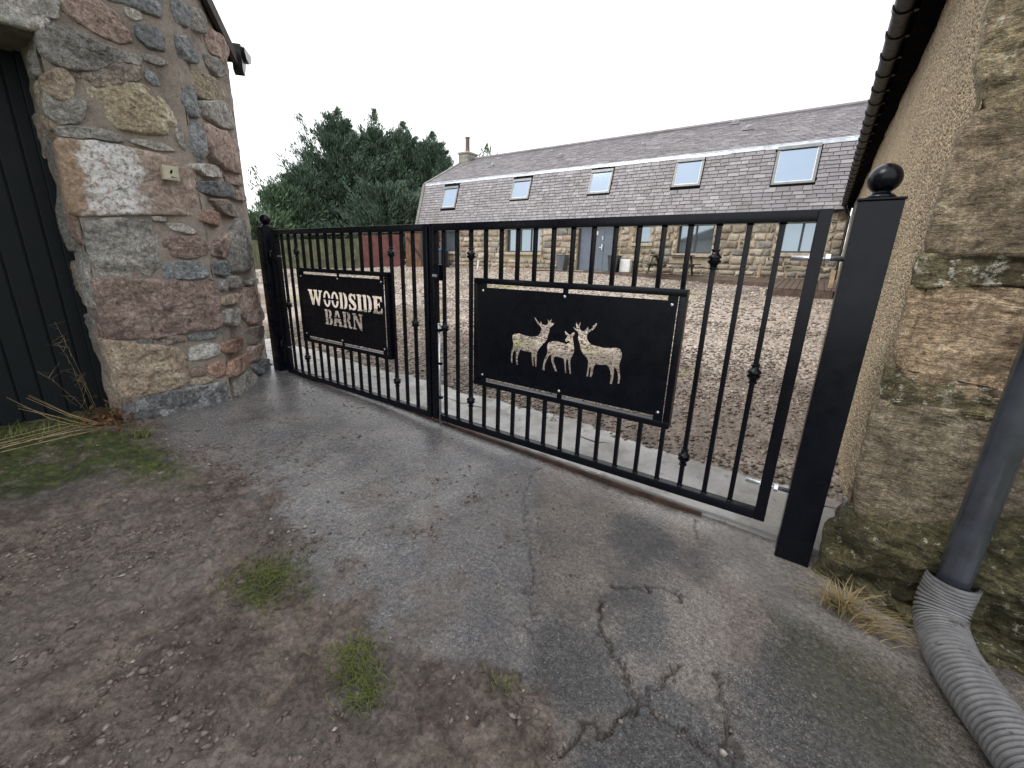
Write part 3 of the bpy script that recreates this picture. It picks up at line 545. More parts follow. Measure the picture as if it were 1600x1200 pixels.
# concrete threshold strip under the gate with its rusty steel edge
tx = np.linspace(-7.6, 0.6, 500); ty = np.linspace(0.07, 0.86, 60)
TX, TY = np.meshgrid(tx, ty)
TY2 = TY + (TY > 0.6) * (fbm(TX * 3, TY * 3, 4, 4) - 0.5) * 0.25
TZ = gz0(TX) * (1 - sstep(0.0, 0.8, TY) * 0.6) + yard_z(TX, TY) * sstep(0.0, 0.8, TY) * 0.6 + 0.035 + (fbm(TX * 6, TY * 6, 8, 4) - 0.5) * 0.012
TZ[0] -= 0.06; TZ[-1] -= 0.08
me = grid_mesh('threshold', np.stack([TX, TY2, TZ], -1))
def conc_mat():
    m = NT('wet_concrete')
    n1 = m.noise(2.2, 8, 0.7); n2 = m.noise(30, 6, 0.7)
    c = m.ramp(n1, [(0.3, (0.16, 0.15, 0.14)), (0.5, (0.27, 0.26, 0.245)), (0.75, (0.36, 0.345, 0.33))])
    c = m.mix(m.rng(m.noise(6, 9, 0.8), 0.56, 0.66), c, (0.10, 0.085, 0.07))
    return m.done(c, m.rng(n1, 0.4, 0.62, 0.5, 0.14), 0, m.bump(n2, 0.25, 0.004))
th = struct(link('threshold', me, conc_mat(), None, True))
ex = np.linspace(-5.35, -0.33, 60)
mb = MB()
for a, b in zip(ex[:-1], ex[1:]):
    za, zb = gz0(a), gz0(b)
    mb.add([(a, 0.048, za - .05), (a, 0.062, za - .05), (a, 0.062, za + .030), (a, 0.048, za + .030), (b, 0.048, zb - .05), (b, 0.062, zb - .05), (b, 0.062, zb + .030), (b, 0.048, zb + .030)],
           [(0, 1, 5, 4), (1, 2, 6, 5), (2, 3, 7, 6), (3, 0, 4, 7)])
mb.build('steel_edge', M_RUST, th)

# gravel yard
yx = np.concatenate([np.linspace(-34, -9, 100), np.linspace(-8.9, 0.9, 300)])
yy = np.concatenate([np.linspace(0.55, 5, 150), np.linspace(5.05, 16.5, 140)])
YX, YY = np.meshgrid(yx, yy)
dirt = sstep(0.42, 0.62, fbm(YX * 0.5 + 3, YY * 0.5, 6, 5) + sstep(6.5, 1.5, YY) * 0.32 - 0.10) 
far_s = sstep(1.0, 3.0, YY)
YZ = yard_z(YX, YY) + (fbm(YX * 0.6, YY * 0.6, 2, 4) - 0.5) * 0.10 * far_s + (fbm(YX * 5, YY * 5, 12, 5, 0.6) - 0.5) * 0.07 * (0.4 + 0.6 * dirt) * sstep(0.6, 1.2, YY)
YZ += np.clip((yard_z(YX * 0, 0 * YX) + 0.03), 0, 0)
YZ -= 0.10 * sstep(0.75, 0.55, YY)
def yard_at(x, y):
    ix = np.clip(np.interp(x, yx, np.arange(len(yx))), 0, len(yx) - 1.001); iy = np.clip(np.interp(y, yy, np.arange(len(yy))), 0, len(yy) - 1.001)
    i0 = ix.astype(int); j0 = iy.astype(int); fx = ix - i0; fy = iy - j0
    return (YZ[j0, i0] * (1 - fx) + YZ[j0, i0 + 1] * fx) * (1 - fy) + (YZ[j0 + 1, i0] * (1 - fx) + YZ[j0 + 1, i0 + 1] * fx) * fy
me = grid_mesh('yard', np.stack([YX, YY, YZ], -1))
attr(me, 'dirt', dirt)
lawny = sstep(0.58, 0.72, fbm(YX * 0.55, YY * 0.55, 77, 4) - 0.12 + 0.30 * np.exp(-((YX + 6.5) / 3.5) ** 2 - ((YY - 11.5) / 1.3) ** 2) + 0.20 * np.exp(-((YX + 16) / 5) ** 2 - ((YY - 10) / 2) ** 2))
attr(me, 'lawn', lawny)
def yard_mat():
    m = NT('gravel_bed')
    cc = m.vor(26, out=1); cd = m.vor(26)
    g = m.ramp(cc, [(0, (0.153, 0.1275, 0.1082)), (0.4, (0.2932, 0.2425, 0.2046)), (0.75, (0.4259, 0.3613, 0.3046)), (1, (0.5831, 0.5266, 0.455))])
    dk = m.ramp(m.noise(7, 9, 0.75), [(0.3, (0.045, 0.033, 0.026)), (0.5, (0.10, 0.076, 0.06)), (0.72, (0.19, 0.15, 0.125))])
    c = m.mix(m.math('MULTIPLY', m.attr('dirt'), 0.85), g, dk)
    gr = m.mix(m.noise(9, 5), (0.13, 0.135, 0.045), (0.28, 0.26, 0.09))
    c = m.mix(m.math('MULTIPLY', m.attr('lawn'), m.rng(m.noise(6, 6, 0.7), 0.35, 0.6, 0.35, 0.95)), c, gr)
    h = m.math('ADD', m.math('MULTIPLY', cd, -1.0), m.math('MULTIPLY', m.noise(12, 6), 0.5))
    return m.done(c, 0.75, 0, m.bump(h, 0.8, 0.03))
struct(link('yard', me, yard_mat(), None, True))

OCT_V = np.array([(1, 0, 0), (-1, 0, 0), (0, 1, 0), (0, -1, 0), (0, 0, 1), (0, 0, -1), (.62, .62, .4), (-.62, .6, -.35), (.6, -.62, -.3), (-.6, -.6, .42)], float)
_bm = bmesh.new(); [_bm.verts.new(v) for v in OCT_V]; _bm.verts.index_update()
bmesh.ops.convex_hull(_bm, input=_bm.verts[:]); bmesh.ops.triangulate(_bm, faces=_bm.faces[:])
OCT_F = np.array([[v.index for v in f.verts] for f in _bm.faces]); _bm.free()
def pebbles(name, x, y, z, size, mat, flat=0.6):
    n = len(x)
    r = RNG.normal(0, 1, (n, 1, 3)) * 0
    V = OCT_V[None] * (0.75 + 0.5 * RNG.random((n, len(OCT_V), 1)))
    sc = np.stack([size * (0.8 + 0.6 * RNG.random(n)), size * (0.6 + 0.4 * RNG.random(n)), size * flat * (0.6 + 0.6 * RNG.random(n))], -1)
    V = V * sc[:, None]
    a = RNG.random(n) * 6.283; t = (RNG.random(n) - 0.5) * 0.7
    ca, sa, ct, s_t = np.cos(a), np.sin(a), np.cos(t), np.sin(t)
    X, Y, Z = V[..., 0], V[..., 1], V[..., 2]
    Y, Z = Y * ct[:, None] - Z * s_t[:, None], Y * s_t[:, None] + Z * ct[:, None]
    X, Y = X * ca[:, None] - Y * sa[:, None], X * sa[:, None] + Y * ca[:, None]
    P = np.stack([X + x[:, None], Y + y[:, None], Z + (z + size * flat * 0.35)[:, None]], -1)
    F = (OCT_F[None] + (np.arange(n) * len(OCT_V))[:, None, None]).reshape(-1, 3)
    return link(name, np_mesh(name, P.reshape(-1, 3), F), mat)
N1 = 34000
px = -9 + 9.6 * RNG.random(N1); py = 0.72 + 5.6 * RNG.random(N1) ** 1.25
keep = RNG.random(N1) < 0.35 + 0.65 * sstep(0.3, 0.6, fbm(px * 1.3, py * 1.3, 33, 4))
px, py = px[keep], py[keep]
N2 = 16000
qx = -24 + 24.6 * RNG.random(N2); qy = 5.5 + 9 * RNG.random(N2)
px = np.concatenate([px, qx]); py = np.concatenate([py, qy])
sz = np.where(py < 6, 0.010 + 0.016 * RNG.random(len(px)) ** 2 + 0.012 * (RNG.random(len(px)) > 0.95), 0.022 + 0.022 * RNG.random(len(px)))
g = pebbles('gravel', px, py, yard_at(px, py), sz, M_GRAV)
tag(g, 'brown and pink gravel covering the yard behind the gate', 'gravel', kind='stuff')

# loose stones on the driveway
def drive_at(x, y):
    i = np.clip(((np.asarray(x) - xs[0]) / 0.008).round().astype(int), 0, len(xs) - 1); j = np.clip(((np.asarray(y) - ys[0]) / 0.008).round().astype(int), 0, len(ys) - 1)
    return DZ[j, i]
N3 = 48000
px = -5.2 + 6.0 * RNG.random(N3); py = -3.3 + 3.2 * RNG.random(N3)
i = ((px - xs[0]) / 0.008).astype(int); j = ((py - ys[0]) / 0.008).astype(int)
dens = 0.07 + 0.5 * mud[j, i] * (1 - moss[j, i]) + 0.9 * streak[j, i] + 0.5 * sstep(0.05, 0.4, mud[j, i]) * sstep(0.95, 0.5, mud[j, i])
dens *= 0.04 + 1.7 * sstep(0.47, 0.68, fbm(px * 2, py * 2, 47, 4))
k = RNG.random(N3) < dens * 0.8
px, py = px[k], py[k]
cx_ = []                                                     # crumbs lying in and along the broken cracks
for c in CR:
    for (ax, ay), (bx, by) in zip(c[:-1], c[1:]):
        f_ = RNG.random(int(np.hypot(bx - ax, by - ay) * 45)); cx_.append(np.stack([ax + (bx - ax) * f_ + RNG.normal(0, .014, len(f_)), ay + (by - ay) * f_ + RNG.normal(0, .014, len(f_))], -1))
cx_ = np.concatenate(cx_); px = np.concatenate([px, cx_[:, 0]]); py = np.concatenate([py, cx_[:, 1]])
sz = 0.0035 + 0.012 * RNG.random(len(px)) ** 3
sp = pebbles('small_stones', px, py, drive_at(px, py), sz, M_CRUMB)
tag(sp, 'small chips of stone strewn over the mud and tarmac', 'stone chips', kind='stuff')
# ---------------------------------------------------------------- stones
def resample(poly, n):
    P = [Vector((a, b)) for a, b in poly]
    for _ in range(1):
        Q = []
        for a, b in zip(P, P[1:] + P[:1]):
            Q += [a * 0.88 + b * 0.12, a * 0.12 + b * 0.88]
        P = Q
    P.append(P[0])
    ln = [0]
    for a, b in zip(P[:-1], P[1:]): ln.append(ln[-1] + (b - a).length)
    out = []; j = 0
    for k in range(n):
        t = ln[-1] * k / n
        while ln[j + 1] < t: j += 1
        f = (t - ln[j]) / max(1e-9, ln[j + 1] - ln[j])
        out.append(P[j].lerp(P[j + 1], f))
    return out, ln[-1]
def stone(poly, fn, mat, parent, bulge=0.03, rough=0.014, seed=0, step=0.016, name='stone', back=0.05, grow=1.05, chips=4):
    cc = (sum(p[0] for p in poly) / len(poly), sum(p[1] for p in poly) / len(poly))
    poly = [(cc[0] + (a - cc[0]) * grow, cc[1] + (b - cc[1]) * grow) for a, b in poly]
    _, per = resample(poly, 8)
    n = max(16, min(130, int(per / step)))
    P, _ = resample(poly, n)
    c = sum(P, Vector((0, 0))) / n
    big = per > 0.9
    rings = [(1.0, -back), (1.0, 0.10), (0.985, 0.55), (0.955, 0.84), (0.91, 0.95), (0.85, 1.0)] + [(f, 1.0) for f in ([0.81 - 0.045 * k_ for k_ in range(18)] if big else (0.72, 0.60, 0.48, 0.34, 0.18))]
    V = []; F = []
    rd_ = random.Random(seed * 77 + 5)
    sd = Vector((seed * 3.7, seed * 1.3, seed * 2.1))
    tilt = (rd_.uniform(-1, 1) * 0.3, rd_.uniform(-1, 1) * 0.3)
    ext = max((p - c).length for p in P)
    planes = []
    for _ in range(chips):
        a = rd_.uniform(0, 6.283); planes.append((math.cos(a), math.sin(a), rd_.uniform(0.25, 0.8), rd_.uniform(0.9, 2.4)))
    def height(q, w):
        v3 = Vector((q.x, q.y, 0)) + sd
        x, y = (q.x - c.x) / ext, (q.y - c.y) / ext
        d = bulge * (1 + tilt[0] * x + tilt[1] * y)
        for ca, sa, o_, k in planes:                       # flat broken facets
            t_ = x * ca + y * sa - o_
            if t_ > 0: d -= t_ * k * bulge
        fr = mnoise.fractal(v3 * 7, 0.55, 2.1, 7) * rough * 0.8
        st = (abs(mnoise.noise(Vector((v3.x * 9, v3.y * 16, v3.z)))) - 0.25) * rough * 0.5
        return max(d, bulge * 0.15) * w + (fr - st) * (0.35 + 0.65 * w)
    for k, (sc, hgt) in enumerate(rings):
        for p in P:
            q = c + (p - c) * sc
            v3 = Vector((q.x, q.y, 0)) + sd
            e = mnoise.noise(v3 * 14) * 0.010 + mnoise.noise(v3 * 40) * 0.003
            q2 = q + (p - c).normalized() * e * min(1.0, ext / 0.12)
            V.append(fn(q2.x, q2.y, hgt if hgt < 0 else height(q, hgt)))
    for k in range(len(rings) - 1):
        for i in range(n):
            F.append((k * n + i, k * n + (i + 1) % n, (k + 1) * n + (i + 1) % n, (k + 1) * n + i))
    b = (len(rings) - 1) * n
    V.append(fn(c.x, c.y, height(c, 1.0)))
    for i in range(n): F.append((b + i, b + (i + 1) % n, len(V) - 1))
    me = bpy.data.meshes.new(name); me.from_pydata([tuple(v) for v in V], [], F)
    bm = bmesh.new(); bm.from_mesh(me); bmesh.ops.recalc_face_normals(bm, faces=bm.faces[:]); bm.to_mesh(me); bm.free()
    return link(name, me, mat, parent, True)
def rough_panel(name, fn, u0, u1, v0, v1, nu, nv, amp, mat, parent, seed, top=None, scale=6):
    U, W = np.meshgrid(np.linspace(u0, u1, nu), np.linspace(v0, v1, nv))
    if top is not None: W = v0 + (W - v0) / (v1 - v0) * (top(U) - v0)
    h = (fbm(U * scale, W * scale, seed, 5, 0.6) - 0.5) * amp
    P = np.stack(fn(U, W, h), -1)
    o = link(name, grid_mesh(name, P), mat, parent, True)
    bm = bmesh.new(); bm.from_mesh(o.data); bmesh.ops.recalc_face_normals(bm, faces=bm.faces[:]); bm.to_mesh(o.data); bm.free()
    return o

# ---------------------------------------------------------------- left building: stone gable corner with black door
XF = -4.74
ED = Vector((-0.7614, 0.6483)); P1 = Vector((XF, -0.92)); NOUT = Vector((0.6483, 0.7614))
def f_front(u, v, h): return (XF + h, u, v)
def f_diag(u, v, h): return (P1.x + ED.x * u + NOUT.x * h, P1.y + ED.y * u + NOUT.y * h, v)
lb = thing('stone_outbuilding', 'rubble stone farm building on the left with black boarded door and slated verge', 'building', (XF, -1.3, 0))
lb_inv = (-XF, 1.3, 0)
def under(o, t):
    o.location = Vector(o.location) - Vector(t.location); return o
def roofz(u): return 4.22 - 0.365 * u
JY = -1.76                                                   # right jamb of the door opening
wl = rough_panel('wall', f_front, JY + 0.005, -0.92, -0.12, 4.6, 60, 220, 0.03, M_MORTAR, lb, 3); under(wl, lb)
lint = rough_panel('wall_above_door', f_front, -3.9, JY + 0.005, 3.30, 4.9, 80, 60, 0.03, M_MORTAR, lb, 5); under(lint, lb)
dg = rough_panel('side_wall', f_diag, 0.0, 1.33, -0.12, 4.2, 90, 240, 0.05, M_MORTAR, lb, 8, roofz); under(dg, lb)
far = MB()
q2 = P1 + ED * 1.33
q3 = q2 - NOUT * 6
far.add([(q2.x, q2.y, -.2), (q3.x, q3.y, -.2), (q3.x, q3.y, 3.7), (q2.x, q2.y, 3.7)], [(0, 1, 2, 3)])
far.add([(XF, -3.9, -.2), (XF, -9, -.2), (XF, -9, 5), (XF, -3.9, 5)], [(0, 1, 2, 3)])
o = far.build('rear_wall', M_MORTAR, lb); under(o, lb)
rv = rough_panel('door_reveal', lambda u, v, h: (XF - u, JY + h, v), -0.0, 0.62, -0.12, 3.05, 30, 120, 0.05, M_MORTAR, lb, 14); under(rv, lb)
rv2 = rough_panel('door_soffit', lambda u, v, h: (XF - u, v, 2.93 + h), 0.0, 0.62, -3.9, JY, 20, 60, 0.02, M_MORTAR, lb, 15); under(rv2, lb)
mi = 0
for kind, poly in FRONT_STONES:
    mi += 1
    area = max(p[0] for p in poly) - min(p[0] for p in poly)
    o = stone(poly, f_front, S[kind], wl, bulge=0.016 + 0.022 * min(1, area / 0.6), rough=0.013 + 0.014 * min(1, area / 0.6), seed=mi, grow=1.085)
for kind, poly in DIAG_STONES:
    mi += 1
    area = max(p[0] for p in poly) - min(p[0] for p in poly)
    o = stone(poly, f_diag, S[kind], dg, bulge=0.03 + 0.03 * min(1, area / 0.5), rough=0.018, seed=mi, grow=1.13)
# lintel slab over the door opening and stones of the reveal
o = stone([(-3.7, 2.93), (-2.6, 2.94), (-1.72, 2.95), (-1.70, 3.30), (-2.6, 3.34), (-3.7, 3.32)], f_front, S['granite_pale'], lint, 0.05, 0.018, 91)
for i, (a, b, c, e, kd) in enumerate([(.03, .26, .1, .62, 'sand_tan'), (.03, .20, .70, .98, 'granite_pink'), (.22, .5, .66, .96, 'granite_grey'), (.03, .34, 1.05, 1.5, 'granite_grey'), (.36, .58, 1.1, 1.4, 'granite_brown'), (.03, .22, 1.56, 1.98, 'granite_pink'), (.26, .55, 1.5, 1.9, 'granite_grey'), (.03, .30, 2.04, 2.3, 'granite_grey'), (.03, .24, 2.36, 2.66, 'sand_tan'), (.28, .55, 2.2, 2.5, 'granite_brown'), (.05, .3, 2.7, 2.86, 'granite_grey')]):
    stone([(a, c), ((a + b) / 2, c - .01), (b, c + .02), (b + .01, (c + e) / 2), (b - .02, e), ((a + b) / 2, e + .01), (a, e - .02)],
          lambda u, v, h: (XF - u, JY - h, v), S[kd], rv, 0.03, 0.016, 120 + i)
# boarded door
XD = XF - 0.56
door = MB().bbox(XD - 0.05, XD - 0.012, -3.6, JY + 0.02, -0.02, 2.98, 0.004).build('door', M_DOOR, lb); under(door, lb)
dbm = None
for k in range(13):
    y1 = JY + 0.01 - k * 0.135
    if dbm is None:
        dbm = MB().bbox(-0.012, 0.014, -0.062, 0.062, -0.02, 2.94, 0.007).mesh('board')
    b = link('board', dbm, M_DOOR, door); b.location = (XD, y1 - 0.066, 0)
fr = MB().bbox(XD - 0.01, XD + 0.07, JY - 0.045, JY + 0.02, -0.02, 2.96, 0.006).build('door_frame', M_DOOR, lb); under(fr, lb)
hg = MB().bbox(XD + 0.012, XD + 0.024, -2.9, JY - 0.06, 0.36, 0.40, 0.003)
# roof plane sloping down towards the gate, verge over the side wall
def rp(u, w, lift):   # u along the side wall, w inwards
    return (P1.x + ED.x * u - NOUT.x * w, P1.y + ED.y * u - NOUT.y * w, roofz(u) + lift)
rf = MB()
rf.add([rp(-6, -0.03, -.08), rp(1.46, -0.03, -.08), rp(1.46, 7, -.08), rp(-6, 7, -.08), rp(-6, -0.03, -.01), rp(1.46, -0.03, -.01), rp(1.46, 7, -.01), rp(-6, 7, -.01)],
       [(0, 1, 2, 3), (4, 5, 6, 7), (0, 1, 5, 4), (1, 2, 6, 5), (2, 3, 7, 6), (3, 0, 4, 7)])
o = rf.build('roof', M_UNDER, lb); under(o, lb)
roof_l = o
vb = MB()
vb.add([rp(-6, -0.075, -.13), rp(1.47, -0.075, -.13), rp(1.47, -0.031, -.13), rp(-6, -0.031, -.13), rp(-6, -0.075, .0), rp(1.47, -0.075, .0), rp(1.47, -0.031, .0), rp(-6, -0.031, .0)],
       [(0, 1, 2, 3), (4, 5, 6, 7), (0, 1, 5, 4), (1, 2, 6, 5), (2, 3, 7, 6), (3, 0, 4, 7)])
vb.build('verge_board', M_DARKW, roof_l)
def gutter_mesh(mbx, path_a, path_b, r, n=10, th=0.006):
    """half-round trough between two points, open to the top"""
    A, B = Vector(path_a), Vector(path_b); t = (B - A).normalized(); side = t.cross(Vector((0, 0, 1))).normalized()
    v = []; 
    for P in (A, B):
        for rr in (r, r - th):
            for k in range(n + 1):
                a = math.pi * k / n
                v.append(P + side * math.cos(a) * rr - Vector((0, 0, 1)) * math.sin(a) * rr)
    m_ = n + 1; f = []
    for k in range(n):
        f += [(k, k + 1, 2 * m_ + k + 1, 2 * m_ + k), (m_ + k, 3 * m_ + k, 3 * m_ + k + 1, m_ + k + 1), (k, m_ + k, m_ + k + 1, k + 1), (2 * m_ + k, 2 * m_ + k + 1, 3 * m_ + k + 1, 3 * m_ + k)]
    f += [(0, 2 * m_, 3 * m_, m_), (n, m_ + n, 3 * m_ + n, 2 * m_ + n)]
    mbx.add(v, f)
g0 = rp(1.58, -0.14, 0.12); g1 = rp(1.58, 6.5, 0.12)
mb = MB(); gutter_mesh(mb, g0, g1, 0.12)
e0 = Vector(g0); sd = Vector((ED.x, ED.y, 0))
mb.prism([(-.12, .0), (.12, .0), (.118, -.045), (.085, -.09), (0, -.122), (-.085, -.09), (-.118, -.045)], lambda u, v, h: tuple(e0 + sd * u + Vector((0, 0, v)) + Vector((NOUT.x, NOUT.y, 0)) * h), 0.001, 0.012)
mb.prism([(-.14, .02), (-.15, -.24), (-.10, -.28), (-.02, -.17), (.05, .02)], lambda u, v, h: tuple(e0 + sd * u + Vector((0, 0, v)) + Vector((NOUT.x, NOUT.y, 0)) * h), -0.12, -0.02)
o = mb.build('gutter', M_PLASTIC, lb); under(o, lb)
# little cream plate on the lichen block
bp = thing('bell_plate', 'small cream bell plate screwed to the lichen covered stone block', 'plate', (XF + 0.085, -1.138, 2.155))
MB().bbox(-0.04, 0.022, -0.056, 0.056, -0.056, 0.056, 0.004).build('plate', M_CREAM, bp)
MB().bbox(0.022, 0.026, -0.046, 0.046, -0.046, 0.046, 0.0015).build('raised_panel', M_CREAM, bp)
MB().prism([(-.006, -.012), (.010, .008), (.010, .028), (-.002, .022), (-.010, .006)], lambda u, v, h: (h, u, v), 0.026, 0.0275).build('arrow_mark', M_BLACK, bp)
MB().prism([(-.004, -.036), (.034, -.034), (.034, -.030), (.006, -.030), (.004, -.026), (-.006, -.028)], lambda u, v, h: (h, u, v), 0.026, 0.0275).build('dash_mark', M_BLACK, bp)

# ---------------------------------------------------------------- right building: pebbledashed wing with stone end wall
rb = thing('harled_wing', 'pebbledashed farm wing on the right with big mossy end stones and black gutter', 'building', (0.4, 0, 0))
HS = 0.0118
def f_harl(u, v, h): return (0.40 + HS * u - h, u, v)
hy = np.concatenate([np.linspace(-0.10, 0.6, 90), np.linspace(0.61, 3, 150), np.linspace(3.05, 15.1, 160)])
hz = np.concatenate([np.linspace(-0.3, 2.6, 300), np.linspace(2.62, 3.62, 40)])
U, W = np.meshgrid(hy, hz)
dd_ = (fbm(U * 1.4, W * 1.4, 21, 4) - 0.5) * 0.05 + (fbm(U * 40, W * 40, 22, 3, 0.7) - 0.5) * 0.014
lost = sstep(0.42, 0.30, W + 0.5 * np.clip(U - 0.1, 0, 9) + (fbm(U * 6, W * 6, 24, 4) - 0.5) * 0.3)     # render fallen away by the post
dd_ -= lost * 0.05
X_, Y_, Z_ = f_harl(U, W, dd_)
hw = link('harled_wall', grid_mesh('harled_wall', np.stack([X_, Y_, Z_], -1)), M_HARL, rb, True); under(hw, rb)
def f_rf(u, v, h): return (u, -0.085 - h, v)
ew = rough_panel('end_wall', lambda u, v, h: f_rf(u, v, h - 0.004), 0.395, 4.6, -0.3, 4.6, 160, 180, 0.014, M_MORTAR3, rb, 31); under(ew, rb)
for i, (kind, poly) in enumerate(RIGHT_STONES):
    zc = (min(p[1] for p in poly) + max(p[1] for p in poly)) / 2; hz_ = (max(p[1] for p in poly) - min(p[1] for p in poly)) / 2
    poly = [(x + (0.9 if x > 0.88 else 0), zc + (z - zc) * (1 + 0.016 / hz_)) for x, z in poly]
    stone(poly, f_rf, S[kind], ew, bulge=0.026, rough=0.030, seed=40 + i, step=0.018, grow=1.05, chips=1)
for i, (kind, poly) in enumerate(RIGHT_BASE):
    poly = [(x + (0.7 if x > 1.0 else 0), z - (0.03 if z < 0.1 else 0)) for x, z in poly]
    stone(poly, f_rf, S[kind], ew, bulge=0.15, rough=0.07, seed=60 + i, step=0.018, back=0.02, chips=3)
stone([(0.30, -0.16), (0.42, -0.2), (0.75, -0.22), (1.2, -0.22), (1.7, -0.2), (1.7, -0.06), (1.2, -0.04), (0.8, -0.05), (0.5, -0.02), (0.33, 0.0)], f_rf, S['sand_moss'], ew, 0.20, 0.04, 77, back=0.02)
stone([(-0.18, -0.16), (0.05, -0.18), (0.25, -0.15), (0.30, 0.10), (0.16, 0.24), (-0.05, 0.22), (-0.16, 0.08)], lambda u, v, h: (0.40 - h, u + 0.05, v), S['sand_moss'], hw, 0.045, 0.03, 78)
for i, (y0, z0, kd) in enumerate([(0.22, 0.10, 'sand_lichen'), (0.30, 0.27, 'red_stone'), (0.42, 0.08, 'granite_grey')]):
    stone([(y0 - .07, z0 - .06), (y0 + .06, z0 - .07), (y0 + .09, z0 + .02), (y0 + .03, z0 + .08), (y0 - .06, z0 + .05)], f_harl, S[kd], hw, 0.0, 0.02, 80 + i)
for i, (x0, x1, z0, z1) in enumerate([(2.0, 2.9, -.1, .5), (2.0, 2.7, .55, 1.0), (2.75, 3.6, .6, 1.1), (2.0, 3.0, 1.1, 1.6), (3.05, 4.2, 1.2, 1.7), (2.1, 3.2, 1.7, 2.3), (3.0, 4.3, -.1, .5), (3.3, 4.4, 1.8, 2.5), (2.0, 3.2, 2.4, 3.0)]):
    stone([(x0, z0), ((x0 + x1) / 2, z0 - .02), (x1, z0 + .02), (x1 + .02, (z0 + z1) / 2), (x1 - .03, z1), ((x0 + x1) / 2, z1 + .02), (x0, z1 - .02)], f_rf, S[['sand_brown', 'sand_pink', 'sand_grey'][i % 3]], ew, 0.04, 0.03, 100 + i, 0.05)
# pin left in the harling and old brown trickle line
o = MB().tube([(0.40, 0.10, 2.62), (0.365, 0.09, 2.62)], 0.010, 8).tube([(0.366, 0.09, 2.615), (0.352, 0.04, 2.66)], 0.006, 8).build('wall_pin', M_ZINC, rb); under(o, rb)
# roof, fascia, gutter
mb = MB()
def rr(y, x, z): return (x + HS * y, y, z)
mb.add([rr(-.25, .13, 3.60), rr(15.4, .13, 3.60), rr(15.4, 4.3, 6.6), rr(-.25, 4.3, 6.6), rr(-.25, .13, 3.66), rr(15.4, .13, 3.66), rr(15.4, 4.3, 6.66), rr(-.25, 4.3, 6.66)],
       [(0, 1, 2, 3), (4, 5, 6, 7), (0, 1, 5, 4), (1, 2, 6, 5), (2, 3, 7, 6), (3, 0, 4, 7)])
o = mb.build('roof', M_MATTE, rb); under(o, rb)
mb = MB()
mb.add([rr(-.2, .26, 3.47), rr(14.9, .26, 3.47), rr(14.9, .29, 3.47), rr(-.2, .29, 3.47), rr(-.2, .26, 3.61), rr(14.9, .26, 3.61), rr(14.9, .29, 3.61), rr(-.2, .29, 3.61)],
       [(0, 1, 2, 3), (4, 5, 6, 7), (0, 1, 5, 4), (1, 2, 6, 5), (2, 3, 7, 6), (3, 0, 4, 7)])
o = mb.build('fascia', M_MATTE, rb); under(o, rb)
mb = MB()
mb.add([rr(-.2, .285, 3.475), rr(14.9, .285, 3.475), rr(14.9, .45, 3.475), rr(-.2, .45, 3.475), rr(-.2, .285, 3.49), rr(14.9, .285, 3.49), rr(14.9, .45, 3.49), rr(-.2, .45, 3.49)],
       [(0, 1, 2, 3), (4, 5, 6, 7), (0, 1, 5, 4), (1, 2, 6, 5), (2, 3, 7, 6), (3, 0, 4, 7)])
o = mb.build('soffit', M_MATTE, rb); under(o, rb)
mb = MB(); gutter_mesh(mb, rr(-.25, .17, 3.56), rr(14.6, .17, 3.56), 0.075, 12)
gt = mb.build('gutter', M_GUTTER, rb); under(gt, rb); auto_smooth(gt)
mbr = MB(); gutter_mesh(mbr, (0, -.035, 0), (0, .035, 0), 0.085, 12, 0.012); mbr.box(0.05, .088, -.02, .02, -.06, .03)
brm = mbr.mesh('bracket')
for k in range(32):
    y = 0.05 + k * 0.46
    b = link('bracket', brm, M_GUTTER, gt); b.location = rr(y, .17, 3.56)
o = MB().tube([(0.36, 14.55, 3.50), (0.40, 14.55, 3.35), (0.52, 14.55, 3.2), (0.52, 14.55, 1.3)], 0.04, 10).build('far_downpipe', M_PLASTIC, rb); under(o, rb)

# downpipe into a grey corrugated drain hose
PX, PY = 0.748, -0.255
dp = thing('downpipe', 'black round downpipe standing against the mossy end wall', 'pipe', (PX, PY, 0))
o = MB().tube([(0, 0, 0.10), (0, 0, 0.5), (0, 0, 1.2), (0.004, 0, 2.4), (0.0, 0, 4.3)], 0.057, 28).build('pipe', M_PIPE, dp); auto_smooth(o)
for z in (1.9, 3.6):
    MB().lathe([(0.064, 0), (0.070, 0.004), (0.070, 0.045), (0.064, 0.05)], (0, 0, z), 28).bbox(-.03, .03, .05, .12, z + .01, z + .04, .003).build('clip', M_PLASTIC, dp)
# hose: swept ribbed tube
path = [(PX, PY, 0.215), (PX - .004, PY - .004, 0.15), (PX - .012, PY - .025, 0.085), (PX - .016, PY - .075, 0.028), (PX - .010, PY - .16, 0.006), (0.745, -0.53, 0.003), (0.785, -0.70, -0.002), (0.845, -0.88, -0.008), (0.90, -1.10, -0.008), (0.96, -1.35, -0.006)]
pts = []
for i in range(len(path) - 1):
    p_1 = Vector(path[max(i - 1, 0)]); p0_ = Vector(path[i]); p1_ = Vector(path[i + 1]); p2_ = Vector(path[min(i + 2, len(path) - 1)])
    for k in range(40):
        t = k / 40
        pts.append(0.5 * ((2 * p0_) + (p1_ - p_1) * t + (2 * p_1 - 5 * p0_ + 4 * p1_ - p2_) * t * t + (-p_1 + 3 * p0_ - 3 * p1_ + p2_) * t ** 3))
L_ = [0]
for a, b in zip(pts[:-1], pts[1:]): L_.append(L_[-1] + (b - a).length)
PP = []; RR = []
tot = L_[-1]; stp = 0.0028; j = 0
for k in range(int(tot / stp)):
    t = k * stp
    while L_[j + 1] < t: j += 1
    f = (t - L_[j]) / max(1e-9, L_[j + 1] - L_[j]); PP.append(pts[j].lerp(pts[j + 1], f))
    ph = (t / 0.0205) % 1.0
    RR.append(0.091 if ph < 0.62 else 0.082)
